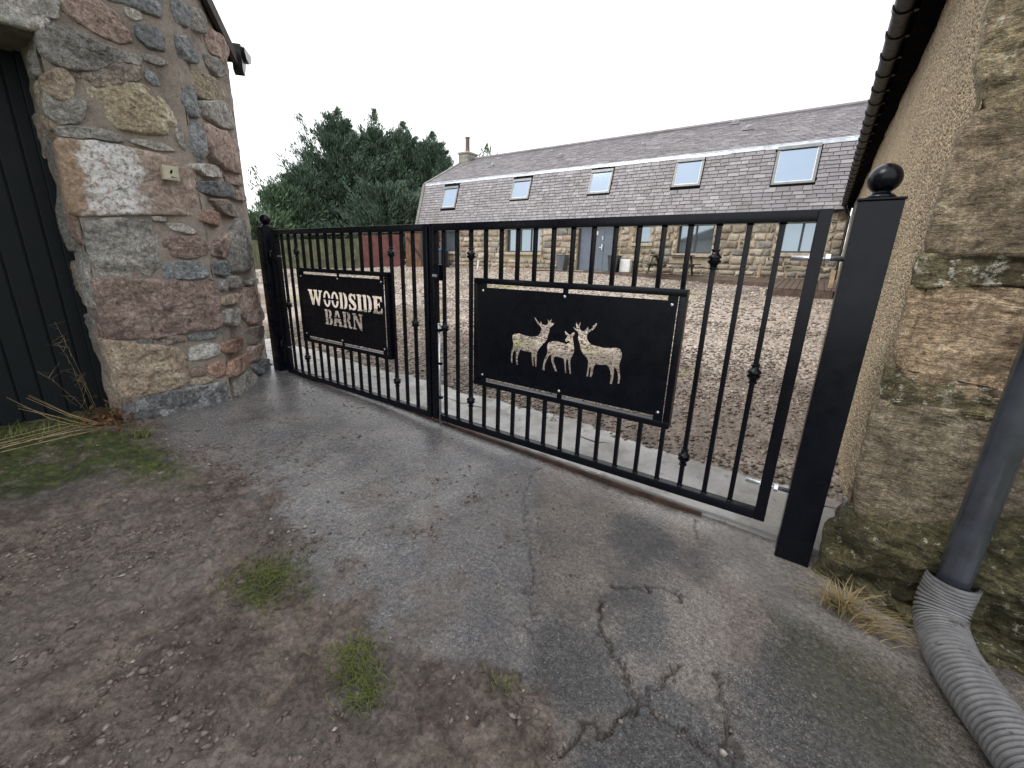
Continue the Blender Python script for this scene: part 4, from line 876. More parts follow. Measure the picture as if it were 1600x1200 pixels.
mb = MB().tube(PP, RR, 30, cap=False)
mb.tube([Vector(path[0]), Vector(path[0]) - Vector((0, 0, 0.08))], [0.084, 0.080], 30, cap=False)
o = mb.build('drain_hose', M_FLEX); auto_smooth(o, 50)
tag(o, 'grey corrugated drain hose curving from the downpipe across the concrete', 'hose')
# ---------------------------------------------------------------- the long barn house behind the yard
HX0, HX1, HY, HB = -19.0, 0.55, 15.06, 1.12
EAVE_Y, EAVE_Z, FL_Y, FL_Z, RI_Y, RI_Z = 15.0, 3.50, 15.67, 5.66, 19.1, 7.52
hs = thing('barn_house', 'long stone barn house with slate mansard roof across the yard', 'house', (-9, 15, 1.2))
def H(o): return under(o, hs)
OPEN = {'w1': (-17.05, -16.0, 2.05, 3.15), 'w2': (-12.82, -10.85, 2.06, 3.15), 'sm': (-6.30, -5.70, 2.47, 3.15), 'w3': (-4.62, -3.36, 2.08, 3.15), 'w4': (-1.24, 0.10, 2.14, 3.15), 'door': (-8.90, -7.10, 1.30, 3.22)}
def wall_open(mb, x0, x1, z0, z1, ops, y, dep):
    xb = sorted({x0, x1, *[o[0] for o in ops], *[o[1] for o in ops]}); zb = sorted({z0, z1, *[o[2] for o in ops], *[o[3] for o in ops]})
    ins = lambda x, z: any(o[0] < x < o[1] and o[2] < z < o[3] for o in ops)
    for a, b in zip(xb[:-1], xb[1:]):
        for c, e in zip(zb[:-1], zb[1:]):
            if not ins((a + b) / 2, (c + e) / 2): mb.add([(a, y, c), (b, y, c), (b, y, e), (a, y, e)], [(0, 1, 2, 3)])
    for a, b, c, e in ops:
        mb.add([(a, y, c), (b, y, c), (b, y, e), (a, y, e), (a, y + dep, c), (b, y + dep, c), (b, y + dep, e), (a, y + dep, e)], [(0, 1, 5, 4), (1, 2, 6, 5), (2, 3, 7, 6), (3, 0, 4, 7)])
mb = MB(); wall_open(mb, HX0, HX1, HB - .3, EAVE_Z + .05, list(OPEN.values()), HY, 0.35)
mb.add([(HX0, HY, HB - .3), (HX0, 23.2, HB - .3), (HX0, 23.2, 3.6), (HX0, 22.5, 5.66), (HX0, RI_Y, 7.45), (HX0, 15.72, 5.6), (HX0, HY, 3.5)], [tuple(range(7))])
mb.add([(HX1, HY, HB - .3), (HX1, 23.2, HB - .3), (HX1, 23.2, 3.6), (HX1, 22.5, 5.66), (HX1, RI_Y, 7.45), (HX1, 15.72, 5.6), (HX1, HY, 3.5)], [tuple(range(7))])
mb.add([(HX0, 23.2, HB - .3), (HX1, 23.2, HB - .3), (HX1, 23.2, 3.6), (HX0, 23.2, 3.6)], [(0, 1, 2, 3)])
hwall = H(mb.build('wall', M_MORTAR2, hs))
HST = [stone_mat('house_stone_tan', (0.1841, 0.1508, 0.1114), (0.3102, 0.2648, 0.2074), (0.4429, 0.3946, 0.328), 3, 0.25), stone_mat('house_stone_buff', (0.2441, 0.2077, 0.1624), (0.3829, 0.3375, 0.2771), (0.5089, 0.4666, 0.4), 3, 0.25),
       stone_mat('house_stone_grey', (0.1313, 0.1253, 0.1162), (0.2274, 0.2182, 0.2001), (0.3347, 0.3225, 0.2983), 3, 0.25), stone_mat('house_stone_red', (0.1767, 0.1222, 0.09496), (0.2885, 0.2129, 0.1706), (0.3906, 0.3119, 0.2635), 3, 0.25)]
# rubble stones, laid in rough courses around the openings
pieces = []
z = HB - 0.02
while z < 3.42:
    h = random.uniform(0.17, 0.33)
    if z + h > 3.46: h = 3.46 - z
    x = HX0 + 0.02
    while x < HX1 - 0.1:
        w = random.uniform(0.22, 0.72) * (0.8 + h)
        blk = None
        for o_ in OPEN.values():
            if o_[2] - 0.14 < z + h - .02 and o_[3] + 0.02 > z + .02 and x + w > o_[0] - 0.16 and x < o_[1] + 0.16: blk = o_
        if blk:
            if blk[0] - 0.16 - x > 0.14: w = blk[0] - 0.17 - x
            else: x = blk[1] + 0.17; continue
        w = min(w, HX1 - x)
        if w > 0.09: pieces.append((x, x + w, z, z + h, random.choice([0, 0, 0, 0, 1, 1, 1, 1, 2, 2, 2, 3]) if random.random() < .97 else 3))
        x += w
    z += h
for o_ in OPEN.values():                                      # dressed stones up both jambs
    for sx, xe in ((-1, o_[0]), (1, o_[1])):
        z = o_[2] - (0.0 if o_[2] > 1.5 else 0)
        while z < o_[3] - 0.05:
            h = min(random.uniform(0.22, 0.38), o_[3] - z); w = 0.16
            pieces.append((xe - w, xe, z, z + h, 1) if sx < 0 else (xe, xe + w, z, z + h, 1)); z += h
def small_stone(x0, x1, z0, z1):
    j = lambda: random.uniform(0.002, 0.05)
    P = [(x0 + j(), z0 + j() * 2), (x0 + j() * 2, z0 + j()), ((x0 + x1) / 2, z0 + j()), (x1 - j() * 2, z0 + j()), (x1 - j(), z0 + j() * 2), (x1 - j(), z1 - j() * 2), (x1 - j() * 2, z1 - j()), ((x0 + x1) / 2, z1 - j()), (x0 + j() * 2, z1 - j()), (x0 + j(), z1 - j() * 2)]
    cx, cz = (x0 + x1) / 2, (z0 + z1) / 2; n = len(P); pr = random.uniform(0.02, 0.055)
    V = [(x, HY + .02, z) for x, z in P] + [(x, HY - pr * .45, z) for x, z in P]
    V += [(cx + (x - cx) * .80, HY - pr * random.uniform(.75, 1.2), cz + (z - cz) * .76) for x, z in P] + [(cx + random.uniform(-.05, .05), HY - pr * 1.1, cz)]
    F = [(k * n + i, k * n + (i + 1) % n, (k + 1) * n + (i + 1) % n, (k + 1) * n + i) for k in range(2) for i in range(n)]
    F += [(2 * n + i, 2 * n + (i + 1) % n, 3 * n) for i in range(n)]
    return V, F
def vis(p): return (p[1] - p[0]) * (p[3] - p[2]) / ((p[0]) ** 2 + 320)
pieces.sort(key=vis, reverse=True)
rest = [MB() for _ in range(4)]
for i, p in enumerate(pieces):
    V, F = small_stone(*p[:4])
    if i < 300:
        me = bpy.data.meshes.new('stone'); me.from_pydata(V, [], F); link('stone', me, HST[p[4]], hwall, True)
    else: rest[p[4]].add(V, F)
allr = MB(); idx = []
for k, r in enumerate(rest):
    allr.add(r.v, r.f); idx += [k] * len(r.f)
me = bpy.data.meshes.new('small_stones'); me.from_pydata(allr.v, [], allr.f)
for m_ in HST: me.materials.append(m_)
me.polygons.foreach_set('material_index', np.array(idx, dtype=np.int32))
o = link('small_stones', me, None, hwall, True); o['kind'] = 'stuff'
# lintels, sills, windows, door
def window(o_, mull):
    a, b, c, e = o_; y = HY + 0.16
    w = MB().bbox(a, b, y, y + .07, c, c + .06, .006).bbox(a, b, y, y + .07, e - .06, e, .006).bbox(a, a + .06, y, y + .07, c + .06, e - .06, .006).bbox(b - .06, b, y, y + .07, c + .06, e - .06, .006).build('window', M_GREYFRAME, hs); H(w)
    xs_ = [a + .06] + mull + [b - .06]
    for m in mull: MB().bbox(m - .035, m + .035, y + .003, y + .072, c + .06, e - .06, .006).build('mullion', M_GREYFRAME, w)
    for p, q in zip(xs_[:-1], xs_[1:]):
        MB().box(p, q, y + .035, y + .045, c + .05, e - .05).build('pane', M_GLASS, w)
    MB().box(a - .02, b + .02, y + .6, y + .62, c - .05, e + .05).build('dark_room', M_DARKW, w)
    MB().bbox(a - .14, b + .14, HY - .09, HY + .18, c - .13, c - .004, .012).build('sill', M_SILL, w)
    MB().bbox(a - .16, b + .16, HY - .03, HY + .05, e + .003, e + .22, .012).build('lintel', M_SILL, w)
window(OPEN['w1'], [-16.35]); window(OPEN['w2'], [-12.05, -11.45]); window(OPEN['sm'], []); window(OPEN['w3'], [-4.0]); window(OPEN['w4'], [-0.62])
a, b, c, e = OPEN['door']; y = HY + .12
dr = H(MB().bbox(a, a + .07, y, y + .09, c, e, .006).bbox(b - .07, b, y, y + .09, c, e, .006).bbox(a + .07, b - .07, y, y + .09, e - .07, e, .006).build('door', M_GREYFRAME, hs))
MB().bbox(a + .07, a + .62, y + .02, y + .06, c + .01, e - .07, .006).build('side_panel', M_GREYDOOR, dr)
MB().bbox(a + .64, a + 1.19, y + .01, y + .06, c + .01, e - .07, .006).build('door_leaf', M_GREYDOOR, dr)
MB().bbox(a + 1.20, b - .07, y + .01, y + .06, c + .01, e - .07, .006).build('door_leaf', M_GREYDOOR, dr)
MB().bbox(a + 1.10, a + 1.15, y - .03, y + .01, c + .88, c + 1.12, .006).bbox(a + 1.0, a + 1.14, y - .05, y - .025, c + .97, c + 1.0, .006).build('handle', M_ZINC, dr)
MB().bbox(a + 1.10, a + 1.15, y - .01, y + .01, c + 1.3, c + 1.45, .004).build('lock_plate', M_ZINC, dr)
MB().bbox(a + .80, a + .90, y - .004, y + .012, c + 1.5, c + 1.66, .004).build('notice', M_WHITE, dr)
MB().bbox(a - .16, b + .16, HY - .03, HY + .05, e + .003, e + .2, .012).build('lintel', M_SILL, dr)
MB().bbox(a - .1, b + .1, HY - .25, HY + .2, c - .12, c - .004, .012).build('doorstep', M_SILL, dr)
# mansard: lower slope
sl_len = math.hypot(FL_Y - EAVE_Y, FL_Z - EAVE_Z); ang = math.atan2(FL_Z - EAVE_Z, FL_Y - EAVE_Y)
def lower(x, q, h):      # q metres up the slope, h proud of it
    return (x, EAVE_Y + math.cos(ang) * q - math.sin(ang) * h, EAVE_Z + math.sin(ang) * q + math.cos(ang) * h)
up_len = math.hypot(RI_Y - FL_Y, RI_Z - FL_Z); ang2 = math.atan2(RI_Z - FL_Z, RI_Y - FL_Y)
def upper(x, q, h): return (x, FL_Y + math.cos(ang2) * q - math.sin(ang2) * h, FL_Z + math.sin(ang2) * q + math.cos(ang2) * h)
mb = MB()
mb.add([lower(HX0 - .1, -.05, -.02), lower(HX1, -.05, -.02), lower(HX1, sl_len, -.02), lower(HX0 - .1, sl_len, -.02)], [(0, 1, 2, 3)])
mb.add([upper(HX0 - .1, 0, -.02), upper(HX1, 0, -.02), upper(HX1, up_len, -.02), upper(HX0 - .1, up_len, -.02)], [(0, 1, 2, 3)])
mb.add([(HX0 - .1, RI_Y, RI_Z), (HX1, RI_Y, RI_Z), (HX1, 22.55, 5.7), (HX0 - .1, 22.55, 5.7)], [(0, 1, 2, 3)])
mb.add([(HX0 - .1, 22.55, 5.7), (HX1, 22.55, 5.7), (HX1, 23.25, 3.5), (HX0 - .1, 23.25, 3.5)], [(0, 1, 2, 3)])
hroof = H(mb.build('roof', M_UNDER, hs))
RW = [(-17.36, -16.32, 4.25, 5.36), (-12.80, -11.74, 4.45, 5.38), (-8.70, -7.70, 4.46, 5.43), (-5.17, -4.14, 4.50, 5.50), (-1.82, -0.58, 4.33, 5.56)]
rwq = [(a, b, (c - EAVE_Z) / math.sin(ang), (e - EAVE_Z) / math.sin(ang)) for a, b, c, e in RW]
def slate_box(fn, x0, x1, q0, q1, t=0.012):
    l = random.uniform(-.003, .004)
    t += .012
    V = [fn(x0, q0 + random.uniform(-.008, .008), t + l), fn(x1, q0 + random.uniform(-.008, .008), t + l), fn(x1, q1, -.004), fn(x0, q1, -.004), fn(x0, q0, t + .011 + l), fn(x1, q0, t + .011 + l), fn(x1, q1, .006), fn(x0, q1, .006)]
    return V, [(0, 1, 5, 4), (4, 5, 6, 7), (1, 2, 6, 5), (3, 0, 4, 7)]
rows = 16; ex_ = (sl_len - 0.10) / rows
sl = []
for r in range(rows):
    q0 = -0.04 + r * ex_; x = HX0 + random.uniform(-.2, 0)
    while x < HX1 - .05:
        w = random.uniform(0.24, 0.42)
        x0, x1 = max(x, HX0), min(x + w, HX1)
        if not any(x1 > a - .02 and x0 < b + .02 and q0 + ex_ > c - .02 and q0 < e + .06 for a, b, c, e in rwq): sl.append((x0 + .008, x1 - .008, q0 + random.uniform(-.012, .012), q0 + ex_ * 1.3))
        else:
            for a, b, c, e in rwq:
                if x0 < a - .06 and x1 > a - .02 and q0 + ex_ > c - .02 and q0 < e + .06: sl.append((x0 + .004, a - .03, q0, q0 + ex_ * 1.3))
                if x1 > b + .06 and x0 < b + .02 and q0 + ex_ > c - .02 and q0 < e + .06: sl.append((b + .03, x1 - .004, q0, q0 + ex_ * 1.3))
        x += w
sl.sort(key=lambda s_: -(s_[1] - s_[0]) / (s_[0] ** 2 + 320))
rest = MB()
for i, s_ in enumerate(sl):
    V, F = slate_box(lower, *s_)
    if i < 300:
        me = bpy.data.meshes.new('slate'); me.from_pydata(V, [], F); link('slate', me, M_SLATE, hroof)
    else: rest.add(V, F)
rows2 = 25; ex2 = up_len / rows2
for r in range(rows2):
    q0 = r * ex2 - .03; x = HX0 + random.uniform(-.2, 0)
    while x < HX1 - .05:
        w = random.uniform(0.24, 0.42)
        if min(x + w, HX1) - max(x, HX0) > .05:
            V, F = slate_box(upper, max(x, HX0) + .004, min(x + w, HX1) - .004, q0, q0 + ex2 * 1.3, 0.002); rest.add(V, F)
        x += w
o = link('slates', bpy.data.meshes.new('slates'), M_SLATE, hroof); o.data.from_pydata(rest.v, [], rest.f); o['kind'] = 'stuff'
fl = MB()
x = HX0
while x < HX1:                                               # lead apron in lapped lengths
    w = min(random.uniform(1.0, 1.5), HX1 - x); t = random.uniform(.022, .034); dq = random.uniform(-.015, .015)
    fl.add([lower(x, sl_len - .13 + dq, t), lower(x + w + .03, sl_len - .13 + dq, t), lower(x + w + .03, sl_len + .02, t + .004), lower(x, sl_len + .02, t + .004), upper(x, .06, .03), upper(x + w + .03, .06, .03)], [(0, 1, 2, 3), (3, 2, 5, 4)])
    x += w
fl.build('lead_flashing', M_LEAD, hroof)
MB().tube([(HX0 - .1, RI_Y, RI_Z + .03), (HX1, RI_Y, RI_Z + .03)], 0.09, 10).build('ridge', M_SLATE, hroof)
sk = MB()
for f_, n0, n1 in ((lower, -.05, sl_len), (upper, 0, up_len)):
    sk.add([f_(HX0 - .13, n0, -.05), f_(HX0 + .06, n0, -.05), f_(HX0 + .06, n1, -.05), f_(HX0 - .13, n1, -.05), f_(HX0 - .13, n0, .06), f_(HX0 + .06, n0, .06), f_(HX0 + .06, n1, .06), f_(HX0 - .13, n1, .06)],
           [(0, 1, 2, 3), (4, 5, 6, 7), (0, 1, 5, 4), (1, 2, 6, 5), (2, 3, 7, 6), (3, 0, 4, 7)])
sk.build('skew_stones', HST[2], hroof)
for a, b, c, e in rwq:
    def bx(mb, x0, x1, q0, q1, h0, h1):
        mb.add([lower(x0, q0, h0), lower(x1, q0, h0), lower(x1, q1, h0), lower(x0, q1, h0), lower(x0, q0, h1), lower(x1, q0, h1), lower(x1, q1, h1), lower(x0, q1, h1)], [(0, 3, 2, 1), (4, 5, 6, 7), (0, 1, 5, 4), (1, 2, 6, 5), (2, 3, 7, 6), (3, 0, 4, 7)])
    m1 = MB(); bx(m1, a, b, c, c + .07, -.02, .07); bx(m1, a, b, e - .11, e, -.02, .10); bx(m1, a, a + .075, c + .07, e - .11, -.02, .075); bx(m1, b - .075, b, c + .07, e - .11, -.02, .075)
    w = m1.build('roof_window', M_VELUX, hroof)
    m3 = MB(); bx(m3, a + .075, b - .075, c + .07, c + .105, .02, .056); bx(m3, a + .075, a + .10, c + .105, e - .11, .02, .056); bx(m3, b - .10, b - .075, c + .105, e - .11, .02, .056)
    m3.build('inner_frame', M_SEAL, w)
    m2 = MB(); bx(m2, a + .09, b - .09, c + .10, e - .11, .02, .045); m2.build('pane', M_RGLASS, w)
for x, y_, sz in [(-15.47, 17.33, .17), (-11.35, 17.5, .18), (-7.24, 17.5, .13), (-3.9, 18.9, .19), (-3.2, 17.9, .20)]:
    q = (y_ - FL_Y) / math.cos(ang2); c_ = Vector(upper(x, q, 0.03))
    MB().lathe([(sz * .75, 0), (sz * .72, .05), (sz * .55, .10), (sz * .3, .13), (.01, .135)], c_, 12).bbox(c_.x - sz, c_.x + sz, c_.y - sz * 1.1, c_.y, c_.z - .10, c_.z - .03, .01).build('roof_vent', M_VENT, hroof)
ch = MB().bbox(-19.1, -18.36, 18.6, 19.5, 6.4, 7.80, .02).build('chimney', HST[2], hroof)
MB().bbox(-19.16, -18.30, 18.54, 19.56, 7.802, 7.90, .02).build('cope', M_SILL, ch)
MB().lathe([(.14, 0), (.13, .5), (.13, .78), (.15, .80), (.15, .86), (.11, .86)], (-18.72, 19.0, 7.90), 14).build('flue', M_POT, ch)
for k in range(5): MB().bbox(-19.104, -18.356, 18.594, 18.61, 6.62 + k * .24, 6.632 + k * .24, .002).build('course_joint', M_MORTAR3, ch)
mb = MB(); gutter_mesh(mb, (HX0 - .1, EAVE_Y - .09, EAVE_Z - .04), (HX1, EAVE_Y - .09, EAVE_Z - .04), .065, 8)
gt2 = H(mb.build('gutter', M_PLASTIC, hs))
mbr = MB(); gutter_mesh(mbr, (-.03, 0, 0), (.03, 0, 0), .08, 8, .012); brm = mbr.mesh('bracket')
for k in range(20):
    b_ = link('bracket', brm, M_PLASTIC, gt2); b_.location = (HX0 + .4 + k * .98, EAVE_Y - .09, EAVE_Z - .035)

# deck along the house
dk = thing('timber_deck', 'weathered brown timber deck along the house wall', 'deck', (-3, 13, 1.0))
def dz(y): return 1.08 + (y - 10.9) / 4.1 * 0.22
def front_y(x): return 10.95 if x > -1.02 else 12.55 + (-(x + 1.02)) * 0.30
bx_ = -8.4
while bx_ < 0.42:
    x0, x1 = bx_, bx_ + 0.138; y0 = front_y((x0 + x1) / 2); y1 = 15.0; l = random.uniform(-.004, .004)
    if y1 - y0 > .1:
        b_ = MB(); b_.add([(x0, y0, dz(y0) - .03), (x1, y0, dz(y0) - .03), (x1, y1, dz(y1) - .03), (x0, y1, dz(y1) - .03), (x0, y0, dz(y0) + l), (x1, y0, dz(y0) + l), (x1, y1, dz(y1) + l), (x0, y1, dz(y1) + l)],
               [(0, 3, 2, 1), (4, 5, 6, 7), (0, 1, 5, 4), (1, 2, 6, 5), (2, 3, 7, 6), (3, 0, 4, 7)])
        under(b_.build('board', M_WOOD, dk), dk)
    bx_ += 0.152
under(MB().bbox(-1.04, .45, 10.88, 10.94, .86, 1.045, .006).build('edge_beam', M_WOOD, dk), dk)
mb = MB(); 
mb.add([(-8.4, 14.72, 1.05), (-1.05, 12.50, .92), (-1.05, 12.56, .92), (-8.4, 14.78, 1.05), (-8.4, 14.72, 1.28), (-1.05, 12.50, 1.16), (-1.05, 12.56, 1.16), (-8.4, 14.78, 1.28)], [(0, 3, 2, 1), (4, 5, 6, 7), (0, 1, 5, 4), (1, 2, 6, 5), (2, 3, 7, 6), (3, 0, 4, 7)])
under(mb.build('edge_beam', M_WOOD, dk), dk)
under(MB().bbox(-10.9, -8.4, 14.62, 14.70, 1.1, 1.27, .006).build('edge_beam', M_RUST, dk), dk)
for i, (x, y_) in enumerate([(-1.62, 14.6), (0.38, 11.6)]):
    o = MB().bbox(x - .05, x + .05, y_ - .05, y_ + .05, dz(y_) + .002, dz(y_) + .46, .01).build('wooden_post', M_WOODP)
    tag(o, ['short pale wooden post on the deck against the house wall', 'short wooden post on the deck edge beside the right gate post'][i], 'post')

# picnic bench on the deck
pb = thing('picnic_bench', 'dark green weathered picnic bench on the deck below the window', 'bench', (-4.45, 13.95, dz(13.95)))
for k in range(4): MB().bbox(-.75, .75, -.26 + k * .132, -.14 + k * .132, .70, .735, .006).build('table_board', M_BENCH, pb)
for sy in (-1, 1):
    for k in range(2): MB().bbox(-.9, .9, sy * .62 - .13 + k * .135, sy * .62 - .01 + k * .135, .41, .445, .006).build('seat_board', M_BENCH, pb)
for sx in (-.62, .62):
    for sy in (-1, 1):
        MB().tube([(sx, sy * .78, .0), (sx, sy * .20, .70)], .04, 4).build('leg', M_BENCH, pb)
    MB().bbox(sx - .03, sx + .03, -.78, .78, .33, .405, .006).build('cross_beam', M_BENCH, pb)
    MB().bbox(sx - .03, sx + .03, -.26, .26, .64, .70, .006).build('top_beam', M_BENCH, pb)
# things by the door
wb = thing('wheelie_bin', 'dark wheelie bin with blue lid beside the house corner', 'bin', (-16.72, 14.5, 1.17))
MB().prism([(-.24, .06), (.24, .06), (.29, .90), (-.29, .90)], lambda u, v, h: (u, h, v), -.28, .28).build('body', M_BIN, wb)
MB().bbox(-.31, .31, -.33, .30, .90, .98, .03).build('lid', M_BLUE, wb)
for sx in (-.2, .2): MB().tube([(sx, .26, .1), (sx + .05, .26, .1)], .1, 14).build('wheel', M_BIN, wb)
for i, (x, y_, lb_) in enumerate([(-9.45, 14.75, 'tapered grey planter left of the grey house door'), (-6.98, 14.72, 'tapered dark planter right of the grey house door')]):
    t = thing('planter', lb_, 'planter', (x, y_, 1.30), 'planters either side of the door')
    MB().prism([(-.14, 0), (.14, 0), (.22, .62), (-.22, .62)], lambda u, v, h: (u, h, v), -.2, .2).build('pot', [M_PLANT, M_BIN][i], t)
    MB().bbox(-.235, .235, -.215, .215, .62, .66, .01).build('rim', [M_PLANT, M_BIN][i], t)
t = thing('meter_box', 'white meter box on the ground beside the dark planter', 'box', (-6.52, 14.85, 1.30))
MB().bbox(-.22, .22, -.12, .12, 0, .52, .015).build('case', M_WHITE, t); MB().bbox(-.19, .19, -.128, -.121, .04, .48, .003).build('door_panel', M_WHITE, t)
t = thing('ground_light', 'small round white light low on the house wall', 'light', (-9.95, 14.98, 1.46))
MB().lathe([(.02, -.05), (.07, -.04), (.09, 0), (.07, .04), (.02, .05)], (0, 0, 0), 14).build('globe', M_WHITE, t); MB().bbox(-.03, .03, 0, .09, -.03, .03, .005).build('mount', M_BIN, t)
tag(MB().tube([(-14.0, 14.3, 1.17), (-13.93, 14.3, 1.62)], .05, 10).build('white_marker', M_WHITE), 'short white plastic pipe leaning up from the gravel', 'pipe')
tag(MB().tube([(-10.72, 14.85, 1.2), (-10.66, 14.95, 2.32)], .014, 8).build('bamboo_cane', M_WOODP), 'thin pale cane leaning on the house wall', 'cane')

# ---------------------------------------------------------------- fences and shed left of the house
def board_fence(name, label, A, B, h, mat, bw, gap, zA, zB, group=None):
    A = Vector(A); B = Vector(B); dv = B - A; L = dv.length; dv.normalize(); nv = Vector((dv.y, -dv.x))
    t = thing(name, label, 'fence', (A.x, A.y, zA), group)
    n = int(L / (bw + gap)); unit = MB().bbox(-bw / 2, bw / 2, -.011, .011, 0, 1, .003).mesh('board')
    rot = math.atan2(dv.y, dv.x)
    for k in range(n):
        p = dv * ((k + .5) * (bw + gap)); zz = zA + (zB - zA) * (k / n) - zA
        b_ = link('board', unit, mat, t); b_.location = (p.x, p.y, zz); b_.rotation_euler = (0, 0, rot); b_.scale = (1, 1, h + random.uniform(-.02, .02))
    for hz_ in (.35, h - .3):
        mb = MB(); mb.prism([(0, 0), (L, zB - zA), (L, zB - zA + .09), (0, .09)], lambda u, v, d_: (dv.x * u + nv.x * d_, dv.y * u + nv.y * d_, v + hz_), -.06, -.014); mb.build('rail', mat, t)
    for k in range(int(L / 2.4) + 1):
        u = min(k * 2.4, L - .05); p = dv * u - nv * -.0 ; mb = MB(); mb.bbox(p.x - .05 - nv.x * .11, p.x + .05 - nv.x * .11, p.y - .05 - nv.y * .11, p.y + .05 - nv.y * .11, -.2 + (zB - zA) * u / L, h + .03 + (zB - zA) * u / L, .006); mb.build('post', mat, t)
    return t
board_fence('timber_fence', 'long green weathered board fence under the cypress trees', (-30.5, 7.0), (-20.9, 12.5), 1.55, M_FENCE, .15, .012, .58, 1.03)
board_fence('red_fence', 'red stained board fence panel between green fence and wooden gate', (-20.8, 12.6), (-18.75, 13.75), 1.72, M_REDF, .145, .004, 1.03, 1.13)
wg = board_fence('wooden_gate', 'orange brown boarded gate with diagonal brace beside red fence', (-18.65, 13.8), (-17.75, 14.3), 1.78, M_ORANGEW, .12, .004, 1.14, 1.18)
dvg = Vector((.9, .5)).normalized(); nvg = Vector((dvg.y, -dvg.x))
MB().prism([(0.02, 1.55), (.12, 1.6), (1.0, .4), (.9, .34)], lambda u, v, d_: (dvg.x * u + nvg.x * d_, dvg.y * u + nvg.y * d_, v), .013, .05).build('brace', M_DARKW, wg); wg['category'] = 'gate'
sh = thing('dark_shed', 'dark timber lean-to shed at the left end of the house', 'shed', (-18.2, 16.0, 1.2))
for k in range(9): MB().bbox(-.8 + k * .17, -.8 + k * .17 + .16, -.8, -.77, 0, 1.95, .004).build('board', M_DARKW, sh)
MB().box(-.8, .72, -.765, .9, 0, 1.93).build('shed_body', M_DARKW, sh); MB().bbox(-.9, .78, -.95, 1, 1.96, 2.02, .01).build('roof', M_DARKW, sh)
sh.location = (-18.05, 14.98, 1.2)
# ---------------------------------------------------------------- gate posts
def gate_post(x, label):
    z0 = float(gz0(x)) - .03
    t = thing('gate_post', label, 'gate post', (x, 0, 0), 'posts of the double gate')
    o = MB().bbox(-.083, .083, -.083, .083, z0, 1.82, .008).build('shaft', M_BLACK, t); auto_smooth(o)
    o = MB().bbox(-.088, .088, -.088, .088, 1.8205, 1.832, .004).build('cap', M_BLACK, t)
    o = MB().lathe([(.055, 0), (.057, .012), (.045, .022), (.034, .028)] + [(max(.003, .064 * math.cos(a)), .088 + .064 * math.sin(a)) for a in [math.radians(v) for v in range(-58, 91, 12)]], (0, 0, 1.832), 28).build('ball_finial', M_BLACK, t, True)
    return t
gpr = gate_post(0.18, 'tall square black gate post with ball finial beside the pebbledashed wall')
gpl = gate_post(-5.47, 'square black gate post with ball finial beside the rubble stone corner')
# ---------------------------------------------------------------- gate leaves
ZB, ZT = 0.075, 1.80
def collar(mb, x, z):
    mb.lathe([(.017, -.055), (.024, -.052), (.024, -.044), (.018, -.040), (.022, -.026), (.030, -.020), (.036, -.012), (.036, -.004), (.026, .0), (.026, .004), (.036, .008), (.036, .016), (.030, .024), (.022, .030), (.018, .044), (.024, .048), (.024, .056), (.017, .060)], (x, 0, z), 16)
def gate_leaf(label, xr, xl, bars, panel):
    t = thing('gate_leaf', label, 'gate', (xr, 0, ZB), 'leaves of the double gate')
    def U(o): return under(o, t)
    w = .058; d_ = .029
    U(auto_smooth(MB().bbox(xl + w, xr - w, -d_, d_, ZT - w, ZT, .005).build('top_rail', M_BLACK, t)))
    U(auto_smooth(MB().bbox(xl + w, xr - w, -d_, d_, ZB, ZB + w, .005).build('bottom_rail', M_BLACK, t)))
    for a in (xl, xr - w): U(auto_smooth(MB().bbox(a, a + w, -d_ - .0005, d_ + .0005, ZB - .0005, ZT + .0005, .005).build('stile', M_BLACK, t)))
    pl, pr, pb, pt = panel
    for x, cols in bars:
        segs = [(ZB + w, ZT - w)]
        if pl + .01 < x < pr - .01: segs = [(ZB + w, pb), (pt, ZT - w)]
        for a, b in segs:
            o = U(auto_smooth(MB().bbox(x - .0135, x + .0135, -.0135, .0135, a, b, .003).build('bar', M_BLACK, t)))
        mbw = MB(); 
        for z in ((ZB + w + .003), (ZT - w - .003)): mbw.lathe([(.021, -.004), (.019, .0), (.015, .004)], (x, 0, z), 8)
        mbw.build('weld', M_BLACK, o)
        for z in cols:
            mb = MB(); collar(mb, x, z); auto_smooth(mb.build('collar', M_BLACK, o), 40)
    # box frame that carries the cut-out sheet
    k = .042; y0, y1 = -.045, .02
    mb = MB().bbox(pl, pr, y0, y1, pt - k, pt, .004).bbox(pl, pr, y0, y1, pb, pb + k, .004).bbox(pl, pl + k, y0 + .001, y1 - .001, pb + k, pt - k, .004).bbox(pr - k, pr, y0 + .001, y1 - .001, pb + k, pt - k, .004)
    f = U(auto_smooth(mb.build('panel_frame', M_BLACK, t)))
    return t, f
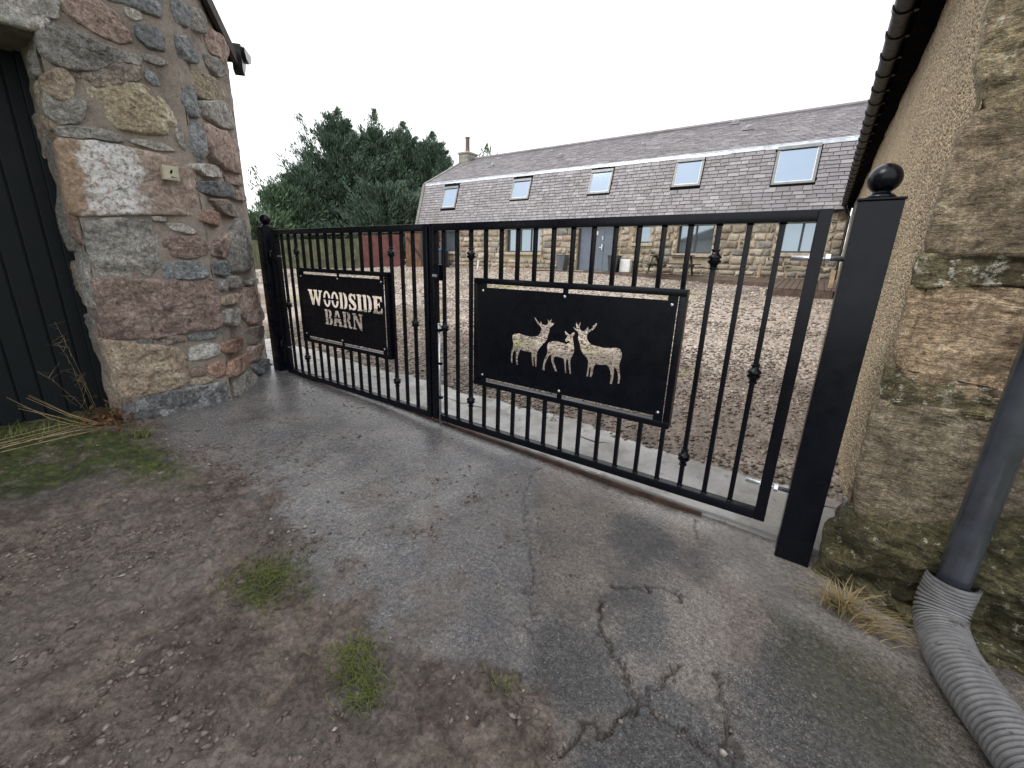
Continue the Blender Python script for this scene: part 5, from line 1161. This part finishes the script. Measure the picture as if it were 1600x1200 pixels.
def cut_sheet(name, rect, holes, y, parent, th=.004):
    cu = bpy.data.curves.new(name, 'CURVE'); cu.dimensions = '2D'; cu.fill_mode = 'BOTH'; cu.extrude = th / 2
    x0, x1, z0, z1 = rect
    for poly in [[(x0, z0), (x1, z0), (x1, z1), (x0, z1)]] + holes:
        s = cu.splines.new('POLY'); s.points.add(len(poly) - 1)
        for p, q in zip(s.points, poly): p.co = (q[0], q[1], 0, 1)
        s.use_cyclic_u = True
    co = bpy.data.objects.new(name + '_curve', cu); COL.objects.link(co)
    dg_ = bpy.context.evaluated_depsgraph_get(); me = bpy.data.meshes.new_from_object(co.evaluated_get(dg_))
    bpy.data.objects.remove(co); bpy.data.curves.remove(cu)
    for v in me.vertices:
        x, z, h = v.co; v.co = (x, y + h, z)
    me.name = name; me.materials.clear()
    bm = bmesh.new(); bm.from_mesh(me); bmesh.ops.remove_doubles(bm, verts=bm.verts[:], dist=1e-5); bmesh.ops.recalc_face_normals(bm, faces=bm.faces[:]); bm.to_mesh(me); bm.free()
    return link(name, me, M_BLACK, parent)
def bolts(sheet, rect, y):
    x0, x1, z0, z1 = rect
    for x in (x0 + .03, (x0 + x1) / 2, x1 - .03):
        for z in (z0 + .025, z1 - .025):
            o = MB().lathe([(.011, 0), (.010, .004), (.006, .007), (.001, .008)], (0, 0, 0), 12).build('bolt', M_ZINC, sheet, True)
            o.location = (x, y - .003, z); o.rotation_euler = (math.radians(90), 0, 0)
def tabs(sheet, rect, y, frame):
    x0, x1, z0, z1 = rect; xm = (x0 + x1) / 2
    for x, w in ((x0 + .03, .03), (xm, .02), (x1 - .03, .03)):
        for z in (z0, z1): MB().box(x - w, x + w, y + .0035, y + .008, z - .05, z + .05).build('tab', M_BLACK, sheet)
# right leaf with the three deer
RX, RL = 0.015, -2.715
barsR = []
for k in range(17):
    x = -(0.183 + k * 0.1493); cols = []
    if k in (0, 16): cols = [0.94]
    if k in (2, 14): cols = [0.335, 1.555]
    barsR.append((x, cols))
gr, frR = gate_leaf('right leaf of black iron gate with cut-out deer panel', RX, RL, barsR, (-2.208, -0.592, 0.512, 1.386))
rc = (-2.208 + .062, -0.592 - .048, 0.512 + .072, 1.386 - .070)
shR = cut_sheet('deer_sheet', rc, DEER, -.036, frR); shR['label'] = 'black steel sheet with three deer cut out'
tabs(shR, rc, -.036, frR); bolts(shR, rc, -.036)
# left leaf with the house name
barsL = []
for k in range(1, 17):
    x = -2.795 - k * 0.1493 * 0.985; cols = []
    if k in (1, 16): cols = [0.94]
    if k in (3, 14): cols = [0.335, 1.555]
    barsL.append((x, cols))
gl, frL = gate_leaf('left leaf of black iron gate with cut-out name panel', -2.735, -5.31, barsL, (-4.824, -3.262, 0.556, 1.39))
LET = {
 'W': (1.30, [[(0, 1), (.42, 1), (.42, .9), (.37, .9), (.45, .4), (.58, .8), (.56, .9), (.5, .9), (.5, 1), (.86, 1), (.86, .9), (.8, .9), (.9, .42), (1.02, .9), (.96, .9), (.96, 1), (1.3, 1), (1.3, .9), (1.22, .9), (.98, 0), (.8, 0), (.64, .55), (.5, 0), (.3, 0), (.08, .9), (0, .9)]]),
 'I': (.38, [[(0, 1), (.38, 1), (.38, .9), (.32, .88), (.32, .12), (.38, .1), (.38, 0), (0, 0), (0, .1), (.06, .12), (.06, .88), (0, .9)]]),
 'E': (.68, [[(0, 1), (.66, 1), (.66, .7), (.56, .7), (.5, .86), (.34, .88), (.34, .58), (.42, .58), (.44, .66), (.5, .66), (.5, .38), (.44, .38), (.42, .48), (.34, .48), (.34, .12), (.52, .14), (.58, .34), (.68, .34), (.68, 0), (0, 0), (0, .1), (.07, .12), (.07, .88), (0, .9)]]),
 'S': (.62, [[(.58, .97), (.58, .66), (.49, .66), (.44, .80), (.34, .88), (.25, .82), (.26, .72), (.40, .60), (.55, .48), (.62, .32), (.60, .14), (.50, .02), (.36, -.01), (.22, .05), (.10, .0), (.03, .0), (.03, .34), (.12, .34), (.19, .18), (.31, .10), (.41, .16), (.40, .27), (.27, .38), (.11, .5), (.03, .66), (.05, .86), (.16, .98), (.30, 1.01), (.42, .95), (.50, 1.0)]]),
 'N': (.78, [[(0, 1), (.28, 1), (.55, .45), (.55, .9), (.48, .9), (.48, 1), (.78, 1), (.78, .9), (.70, .9), (.70, -.02), (.56, -.02), (.19, .66), (.19, .1), (.27, .1), (.27, 0), (0, 0), (0, .1), (.07, .1), (.07, .9), (0, .9)]]),
 'D': (.66, [[(0, 1), (.27, 1), (.27, 0), (0, 0), (0, .1), (.05, .12), (.05, .88), (0, .9)], [(.33, 1), (.42, 1), (.55, .93), (.63, .75), (.66, .5), (.63, .25), (.55, .07), (.42, 0), (.33, 0), (.33, .1), (.38, .14), (.41, .3), (.42, .5), (.41, .7), (.38, .86), (.33, .9)]]),
 'B': (.64, [[(0, 1), (.27, 1), (.27, 0), (0, 0), (0, .1), (.05, .12), (.05, .88), (0, .9)], [(.33, 1), (.45, 1), (.58, .92), (.60, .75), (.56, .6), (.48, .53), (.60, .45), (.64, .25), (.58, .07), (.45, 0), (.33, 0), (.33, .1), (.38, .13), (.41, .27), (.38, .42), (.33, .46), (.33, .58), (.37, .62), (.39, .75), (.37, .87), (.33, .9)]]),
 'R': (.72, [[(0, 1), (.27, 1), (.27, .12), (.31, .1), (.31, 0), (0, 0), (0, .1), (.05, .12), (.05, .88), (0, .9)], [(.33, 1), (.46, 1), (.58, .93), (.62, .75), (.58, .58), (.50, .5), (.58, .4), (.61, .15), (.65, .1), (.71, .12), (.71, .04), (.63, -.01), (.50, 0), (.42, .08), (.40, .35), (.33, .44), (.33, .56), (.38, .6), (.40, .75), (.38, .87), (.33, .9)]]),
 'A': (.74, [[(.24, 1), (.48, 1), (.61, .56), (.43, .56), (.36, .80), (.29, .56), (.11, .56)], [(.09, .49), (.64, .49), (.70, .1), (.74, .1), (.74, 0), (.42, 0), (.42, .1), (.48, .1), (.46, .25), (.25, .25), (.22, .1), (.28, .1), (.28, 0), (-.03, 0), (-.03, .1), (.02, .1)]]),
}
def arc(cx, cy, rx, ry, a0, a1, n=14): return [(cx + rx * math.cos(math.radians(a0 + (a1 - a0) * k / n)), cy + ry * math.sin(math.radians(a0 + (a1 - a0) * k / n))) for k in range(n + 1)]
LET['O'] = (.62, [arc(.31, .5, .31, .51, 5, 175) + arc(.31, .5, .12, .36, 170, 10), arc(.31, .5, .31, .51, -175, -5) + arc(.31, .5, .12, .36, -10, -170)])
def lay(text, x0, x1, z0, z1, gap=.055):
    tw = sum(LET[c][0] for c in text) + gap * (len(text) - 1); k = (x1 - x0) / tw; x = x0; out = []
    for c in text:
        w, ps = LET[c]
        for p in ps: out.append([(x + u * k, z0 + v * (z1 - z0)) for u, v in p])
        x += (w + gap) * k
    return out
lc = (-4.824 + .048, -3.262 - .062, 0.556 + .070, 1.39 - .068)
holes = lay('WOODSIDE', -4.64, -3.355, .992, 1.160) + lay('BARN', -4.345, -3.675, .797, .962)
shL = cut_sheet('name_sheet', lc, holes, -.036, frL); shL['label'] = 'black steel sheet with WOODSIDE BARN cut out in stencil letters'
tabs(shL, lc, -.036, frL); bolts(shL, lc, -.036)
# hinges, latch, drop bolt
for z in (0.30, 1.62 - .05):
    mb = MB()
    o = MB().tube([(.10, 0, z), (-.12, 0, z)], .0125, 12).build('hinge_bolt', M_ZINC, gr, True); under(o, gr)
    for x in (.025, -.045):
        n_ = MB(); n_.tube([(x, 0, z), (x + .02, 0, z)], .025, 6); under(n_.build('nut', M_ZINC, gr), gr)
for z in (0.42, 1.50):
    under(MB().bbox(-5.40, -5.22, -.05, -.035, z - .055, z + .055, .004).bbox(-5.385, -5.31, -.034, .02, z - .05, z + .05, .004).build('hinge_plate', M_BLACK, gl), gl)
    under(MB().lathe([(.016, -.07), (.016, .07)], (-5.345, -.05, z), 10).build('hinge_pin', M_BLACK, gl, True), gl)
    under(MB().tube([(-5.20, -.04, z + .005), (-5.12, -.04, z + .005)], .010, 8).build('hinge_nut', M_ZINC, gl), gl)
lt = under(MB().bbox(-2.655, -2.59, -.045, .03, 1.345, 1.475, .004).build('latch_case', M_BLACK, gr), gr)
kn = MB().tube([(-2.62, -.045, 1.385), (-2.62, -.085, 1.385)], .012, 10).tube([(-2.62, -.083, 1.385), (-2.58, -.083, 1.38)], .008, 8).build('latch_knob', M_ZINC, lt)
o = MB().tube([(-2.625, -.02, .02), (-2.625, -.02, .98)], .011, 10).tube([(-2.625, -.02, .97), (-2.57, -.035, .97)], .009, 8).build('drop_bolt', M_ZINC, gr, True); under(o, gr)
for z in (.30, .62, .92): under(MB().bbox(-2.66, -2.60, -.036, -.004, z - .012, z + .012, .003).build('bolt_keeper', M_BLACK, gr), gr)

# ---------------------------------------------------------------- trees
def cypress(name, label, x, y, z0, h, rad, n, mat, group, lean=0.0, seed=1):
    rg = np.random.default_rng(seed)
    t = thing(name, label, 'tree', (x, y, z0), group)
    o = MB().tube([(0, 0, -.2), (.03 * h * .1, 0, h * .3), (lean * .5, 0, h * .6), (lean * .9, 0, h * .88)], [.03 * h, .024 * h, .014 * h, .003 * h], 9).build('trunk', M_BARK, t)
    # boughs: each carries a plume of sprays
    nb = 300
    hb = (rg.random(nb) ** 0.85) * 0.96 + 0.02
    az = rg.random(nb) * 2 * np.pi
    env = rad * np.clip(1.0 - hb, 0.02, 1) ** 0.64 * np.clip(0.62 + hb * 3.0, 0, 1)
    ln = env * (0.60 + 0.62 * rg.random(nb)) * (0.85 + 0.3 * np.sin(az * 3 + seed) * (1 - hb))
    bz = hb * h * 0.94; rise = 0.35 + 0.5 * rg.random(nb) + hb * 0.5
    plume = rg.random(nb) < 0.24; rise = np.where(plume, 1.2 + 1.2 * rg.random(nb), rise); ln = np.where(plume, ln * 0.85, ln)
    mb = MB()
    for i in range(0, nb, 3):
        a = Vector((lean * hb[i], 0, bz[i] * .92)); b = Vector((lean * hb[i] + math.cos(az[i]) * ln[i] * .8, math.sin(az[i]) * ln[i] * .8, bz[i] * .92 + ln[i] * rise[i] * .6))
        mb.tube([a, a.lerp(b, .5) + Vector((0, 0, -.05)), b], [.012 * h * .4, .03, .012], 5, cap=False)
    mb.build('branches', M_BARK, t)
    n = int(n * 1.6); bi = rg.integers(0, nb, n); f = rg.random(n) ** 0.6 * 1.05
    wd_ = 0.10 + 0.07 * ln[bi]
    cx = lean * hb[bi] + np.cos(az[bi]) * ln[bi] * f; cy = np.sin(az[bi]) * ln[bi] * f; cz = bz[bi] * .92 + ln[bi] * rise[bi] * f * .75
    off = rg.normal(0, 1, (n, 3)) * (wd_ * (1.15 - f * .6))[:, None]
    C = np.stack([cx, cy, cz], -1) + off
    nl = n // 110; ft = rg.random(nl); sg = 0.07 + 0.55 * (1 - ft) ** 1.3          # leading shoot
    C[:nl] = np.stack([lean * (0.8 + 0.3 * ft) + rg.normal(0, 1, nl) * sg, rg.normal(0, 1, nl) * sg, h * (0.84 + (0.10 + 0.06 * ((seed * 7) % 3) / 2) * ft)], -1); hb = hb.copy()
    C[:, 2] = np.maximum(C[:, 2], 0.25)
    dirs = np.stack([np.cos(az[bi]) * (0.7 + .3 * f), np.sin(az[bi]) * (.7 + .3 * f), 0.75 + hb[bi] * 1.1], -1) + rg.normal(0, .45, (n, 3)) + np.array([0.3, 0.05, 0])
    dirs /= np.linalg.norm(dirs, axis=1)[:, None]
    side = np.cross(dirs, rg.normal(0, 1, (n, 3))); side /= np.linalg.norm(side, axis=1)[:, None] + 1e-9
    L = (0.18 + 0.26 * rg.random(n))[:, None]; w = (0.022 + 0.030 * rg.random(n))[:, None]
    nrm = np.cross(dirs, side)
    base = C - dirs * L * .4
    V = np.stack([base, C + side * w + nrm * .03, C + dirs * L * .6, C - side * w + nrm * .03], 1).reshape(-1, 3)
    F = np.arange(n * 4).reshape(-1, 4)
    link('crown', np_mesh('crown', V, F), mat, t)
    return t
TG = 'cypress trees behind the fence'
cypress('cypress_tree', 'tallest dark cypress with ragged double top behind the green fence', -31.4, 18.7, 1.0, 11.5, 5.0, 34000, M_CYP, TG, .3, 1)
cypress('cypress_tree', 'middle cypress with narrow pointed top right of the tallest one', -30.7, 21.4, 1.1, 11.6, 4.2, 26000, M_CYP, TG, .3, 2)
cypress('cypress_tree', 'cypress with wind-bent leader, third of the tall tops', -29.5, 22.8, 1.1, 11.5, 3.8, 24000, M_CYP, TG, .8, 3)
cypress('cypress_tree', 'broad cypress at the right end beside the house gable', -27.1, 23.9, 1.1, 10.4, 4.2, 28000, M_CYP, TG, .5, 4)
cypress('cypress_tree', 'low spreading cypress at the left edge of the tree group', -31.7, 14.3, 0.9, 5.7, 3.6, 22000, M_CYP2, TG, .2, 5)
cypress('cypress_tree', 'small bushy cypress low behind the left gate post', -30.6, 12.0, 0.8, 3.4, 2.9, 13000, M_CYP2, TG, .1, 6)
cypress('cypress_tree', 'low cypress in front of the tall ones by the red fence', -25.6, 18.5, 1.1, 5.6, 3.9, 22000, M_CYP, TG, .2, 8)
cypress('cypress_tree', 'mid height cypress filling the left flank of the tallest one', -32.2, 16.2, 1.0, 7.4, 3.8, 22000, M_CYP, TG, .2, 9)
cypress('cypress_tree', 'small green treetop showing over the roof ridge beside the chimney', -22.9, 25.1, 1.2, 9.2, 2.2, 9000, M_CYP2, None, .8, 7)

# ---------------------------------------------------------------- small plants and litter
def tuft(name, label, cat, x, y, n, spread, hgt, mat, seed, lean=(0, 0), group=None, sx=1.0, width=.0022, zf=None):
    rg = np.random.default_rng(seed)
    px = x + rg.normal(0, spread * sx, n); py = y + rg.normal(0, spread, n)
    z = drive_at(px, py) if zf is None else np.full(n, zf)
    a = rg.random(n) * 6.283; h = hgt * (0.45 + .75 * rg.random(n)); le = .35 + .75 * rg.random(n)
    dx = np.cos(a) * le + lean[0]; dy = np.sin(a) * le + lean[1]
    V = []; 
    K = 4
    for k in range(K):
        f = k / (K - 1)
        bx = px - x + dx * h * f ** 1.6; by = py - y + dy * h * f ** 1.6; bz = z + h * (f - .35 * f * f * le)
        w = width * (1 - f * .85)
        V.append(np.stack([bx - np.sin(a) * w, by + np.cos(a) * w, bz], -1)); V.append(np.stack([bx + np.sin(a) * w, by - np.cos(a) * w, bz], -1))
    V = np.stack(V, 1)
    i = (np.arange(n) * 2 * K)[:, None]
    F = np.concatenate([i + np.array([2 * k, 2 * k + 1, 2 * k + 3, 2 * k + 2]) for k in range(K - 1)])
    o = link(name, np_mesh(name, V.reshape(-1, 3), F), mat); o.location = (x, y, 0)
    return tag(o, label, cat, group, 'stuff')
tuft('grass_patch', 'flattened green grass tuft in the mud left of centre', 'grass', -1.93, -1.95, 850, .08, .055, M_GRASS, 1, (.9, .25), sx=1.35)
tuft('grass_patch', 'long thin strip of yellowish grass at the mud edge', 'grass', -1.24, -1.93, 420, .05, .042, M_GRASS, 2, (.3, -.4), sx=1.0)
tuft('grass_patch', 'lower end of the grass strip beside red pebble', 'grass', -1.10, -1.99, 320, .045, .040, M_GRASS, 12, (.3, -.4))
tuft('grass_patch', 'sparse green grass sprig in the cracked mud at the bottom', 'grass', -0.70, -1.66, 70, .03, .03, M_GRASS, 13, (0, 0))
tuft('straw_tuft', 'dry straw tuft at the foot of the mossy corner stone', 'dry grass', 0.395, -0.33, 170, .028, .17, M_STRAW, 3, (-.1, -.35), width=.0028)
tuft('grass_patch', 'green sprouts inside the dry straw by the corner stone', 'grass', 0.39, -0.35, 60, .025, .11, M_GRASS, 4, (-.2, -.2))
tuft('straw_tuft', 'flattened straw lying along the wall foot beside drain hose', 'dry grass', 0.50, -0.40, 110, .04, .13, M_STRAW, 5, (.75, -.35), sx=1.3, width=.0026)
tuft('grass_patch', 'small green grass tuft beside the dark foundation stone', 'grass', -4.30, -1.78, 90, .05, .10, M_GRASS, 6, (.3, 0))
tuft('weed_tuft', 'fine grass weeds along the foot of the black door', 'grass', -4.9, -2.3, 220, .16, .10, M_GRASS, 9, (.2, .1), sx=.5)
# dead leaves and brambles at the door corner
rg = np.random.default_rng(5); n = 220
px = -4.78 + rg.normal(0, .13, n); py = -1.86 + rg.normal(0, .10, n); pz = 0.06 + np.abs(rg.normal(0, .07, n))
a = rg.normal(0, 1, (n, 3)); a /= np.linalg.norm(a, axis=1)[:, None]; b = np.cross(a, rg.normal(0, 1, (n, 3))); b /= np.linalg.norm(b, axis=1)[:, None]
C = np.stack([px, py, pz], -1); l = (.014 + .02 * rg.random(n))[:, None]
V = np.stack([C - a * l, C + b * l * .5, C + a * l, C - b * l * .5], 1).reshape(-1, 3)
o = link('dead_leaves', np_mesh('dead_leaves', V, np.arange(n * 4).reshape(-1, 4)), M_LEAVES); tag(o, 'heap of brown dead leaves in the corner by the door', 'leaves', kind='stuff')
def stems(name, label, specs, mat, r0):
    mb = MB()
    for p in specs:
        mb.tube(p, [r0 * (1 - .7 * k / (len(p) - 1)) for k in range(len(p))], 5)
    return tag(mb.build(name, mat, None, True), label, 'twigs')
sp_ = []
for k in range(9):
    y0 = random.uniform(-2.5, -2.15); x0 = random.uniform(-4.9, -4.6); y1 = random.uniform(-1.9, -1.7)
    sp_.append([(x0, y0 - .3, .05 + random.uniform(0, .03)), (x0 + .05, (y0 + y1) / 2, .08 + random.uniform(0, .06)), (x0 + random.uniform(-.1, .2), y1, .07)])
for k in range(6):
    y0 = -2.32 + random.uniform(-.08, .08)
    sp_.append([(-4.75, y0 + .35, .08), (-4.82, y0 + .18, .2), (-4.9 + random.uniform(-.05, .05), y0, .30 + random.uniform(0, .12))])
stems('dry_stalks', 'pale dry stalks lying and leaning in front of the black door', sp_, M_STRAW, .0026)
sp_ = []
for k in range(4):
    y0 = -1.92 + random.uniform(-.06, .06); x0 = -4.98 + random.uniform(-.08, .05); h_ = random.uniform(.5, .95); dy_ = random.uniform(-.25, .08)
    main = [(x0, y0, .03), (x0 + random.uniform(-.03, .03), y0 + dy_ * .4, h_ * .5), (x0, y0 + dy_, h_)]
    sp_.append(main)
    for q in range(6):
        f = random.uniform(.35, 1); bx, by, bz = x0, y0 + dy_ * f, h_ * f
        sp_.append([(bx, by, bz), (bx + random.uniform(-.04, .05), by + random.uniform(-.07, .07), bz + random.uniform(.02, .09)), (bx + random.uniform(-.05, .06), by + random.uniform(-.1, .1), bz + random.uniform(.05, .12))])
stems('withered_weed', 'tall thin withered weed growing against the black door edge', sp_, M_STRAW, .0011)
# larger single stones on the driveway
LS = [(-2.62, -1.86, .022), (-2.25, -1.75, .02), (-2.02, -2.02, .026), (-2.33, -2.05, .018), (-1.52, -1.86, .020), (-1.60, -1.70, .018), (-1.33, -1.60, .016), (-1.10, -2.02, .017), (-3.0, -1.95, .024), (-3.2, -2.15, .026), (-2.8, -2.2, .022), (-3.45, -1.9, .026), (-2.6, -1.35, .020), (-2.1, -1.6, .022), (-1.75, -1.35, .016), (-1.02, -1.15, .010), (-0.98, -0.62, .010), (-0.18, -0.42, .014), (-0.35, -0.46, .013), (-1.20, -1.86, .014), (-1.45, -2.1, .015), (-3.55, -1.65, .024), (-3.75, -1.55, .026), (-3.05, -1.75, .022), (-2.45, -2.3, .018), (-1.9, -1.62, .017), (-0.86, -1.76, .013), (-0.9, -1.93, .012)]
for x, y_, s_ in LS:
    o = pebbles('loose_stone', np.array([x]), np.array([y_]), drive_at(np.array([x]), np.array([y_])), np.array([s_]), M_PEB, .55)
    tag(o, 'loose angular pebble lying on the driveway', 'pebble', 'larger loose stones on the driveway')
print('objects', len(bpy.data.objects), 'tris approx', sum(len(o.data.polygons) * 2 for o in bpy.data.objects if o.type == 'MESH'))
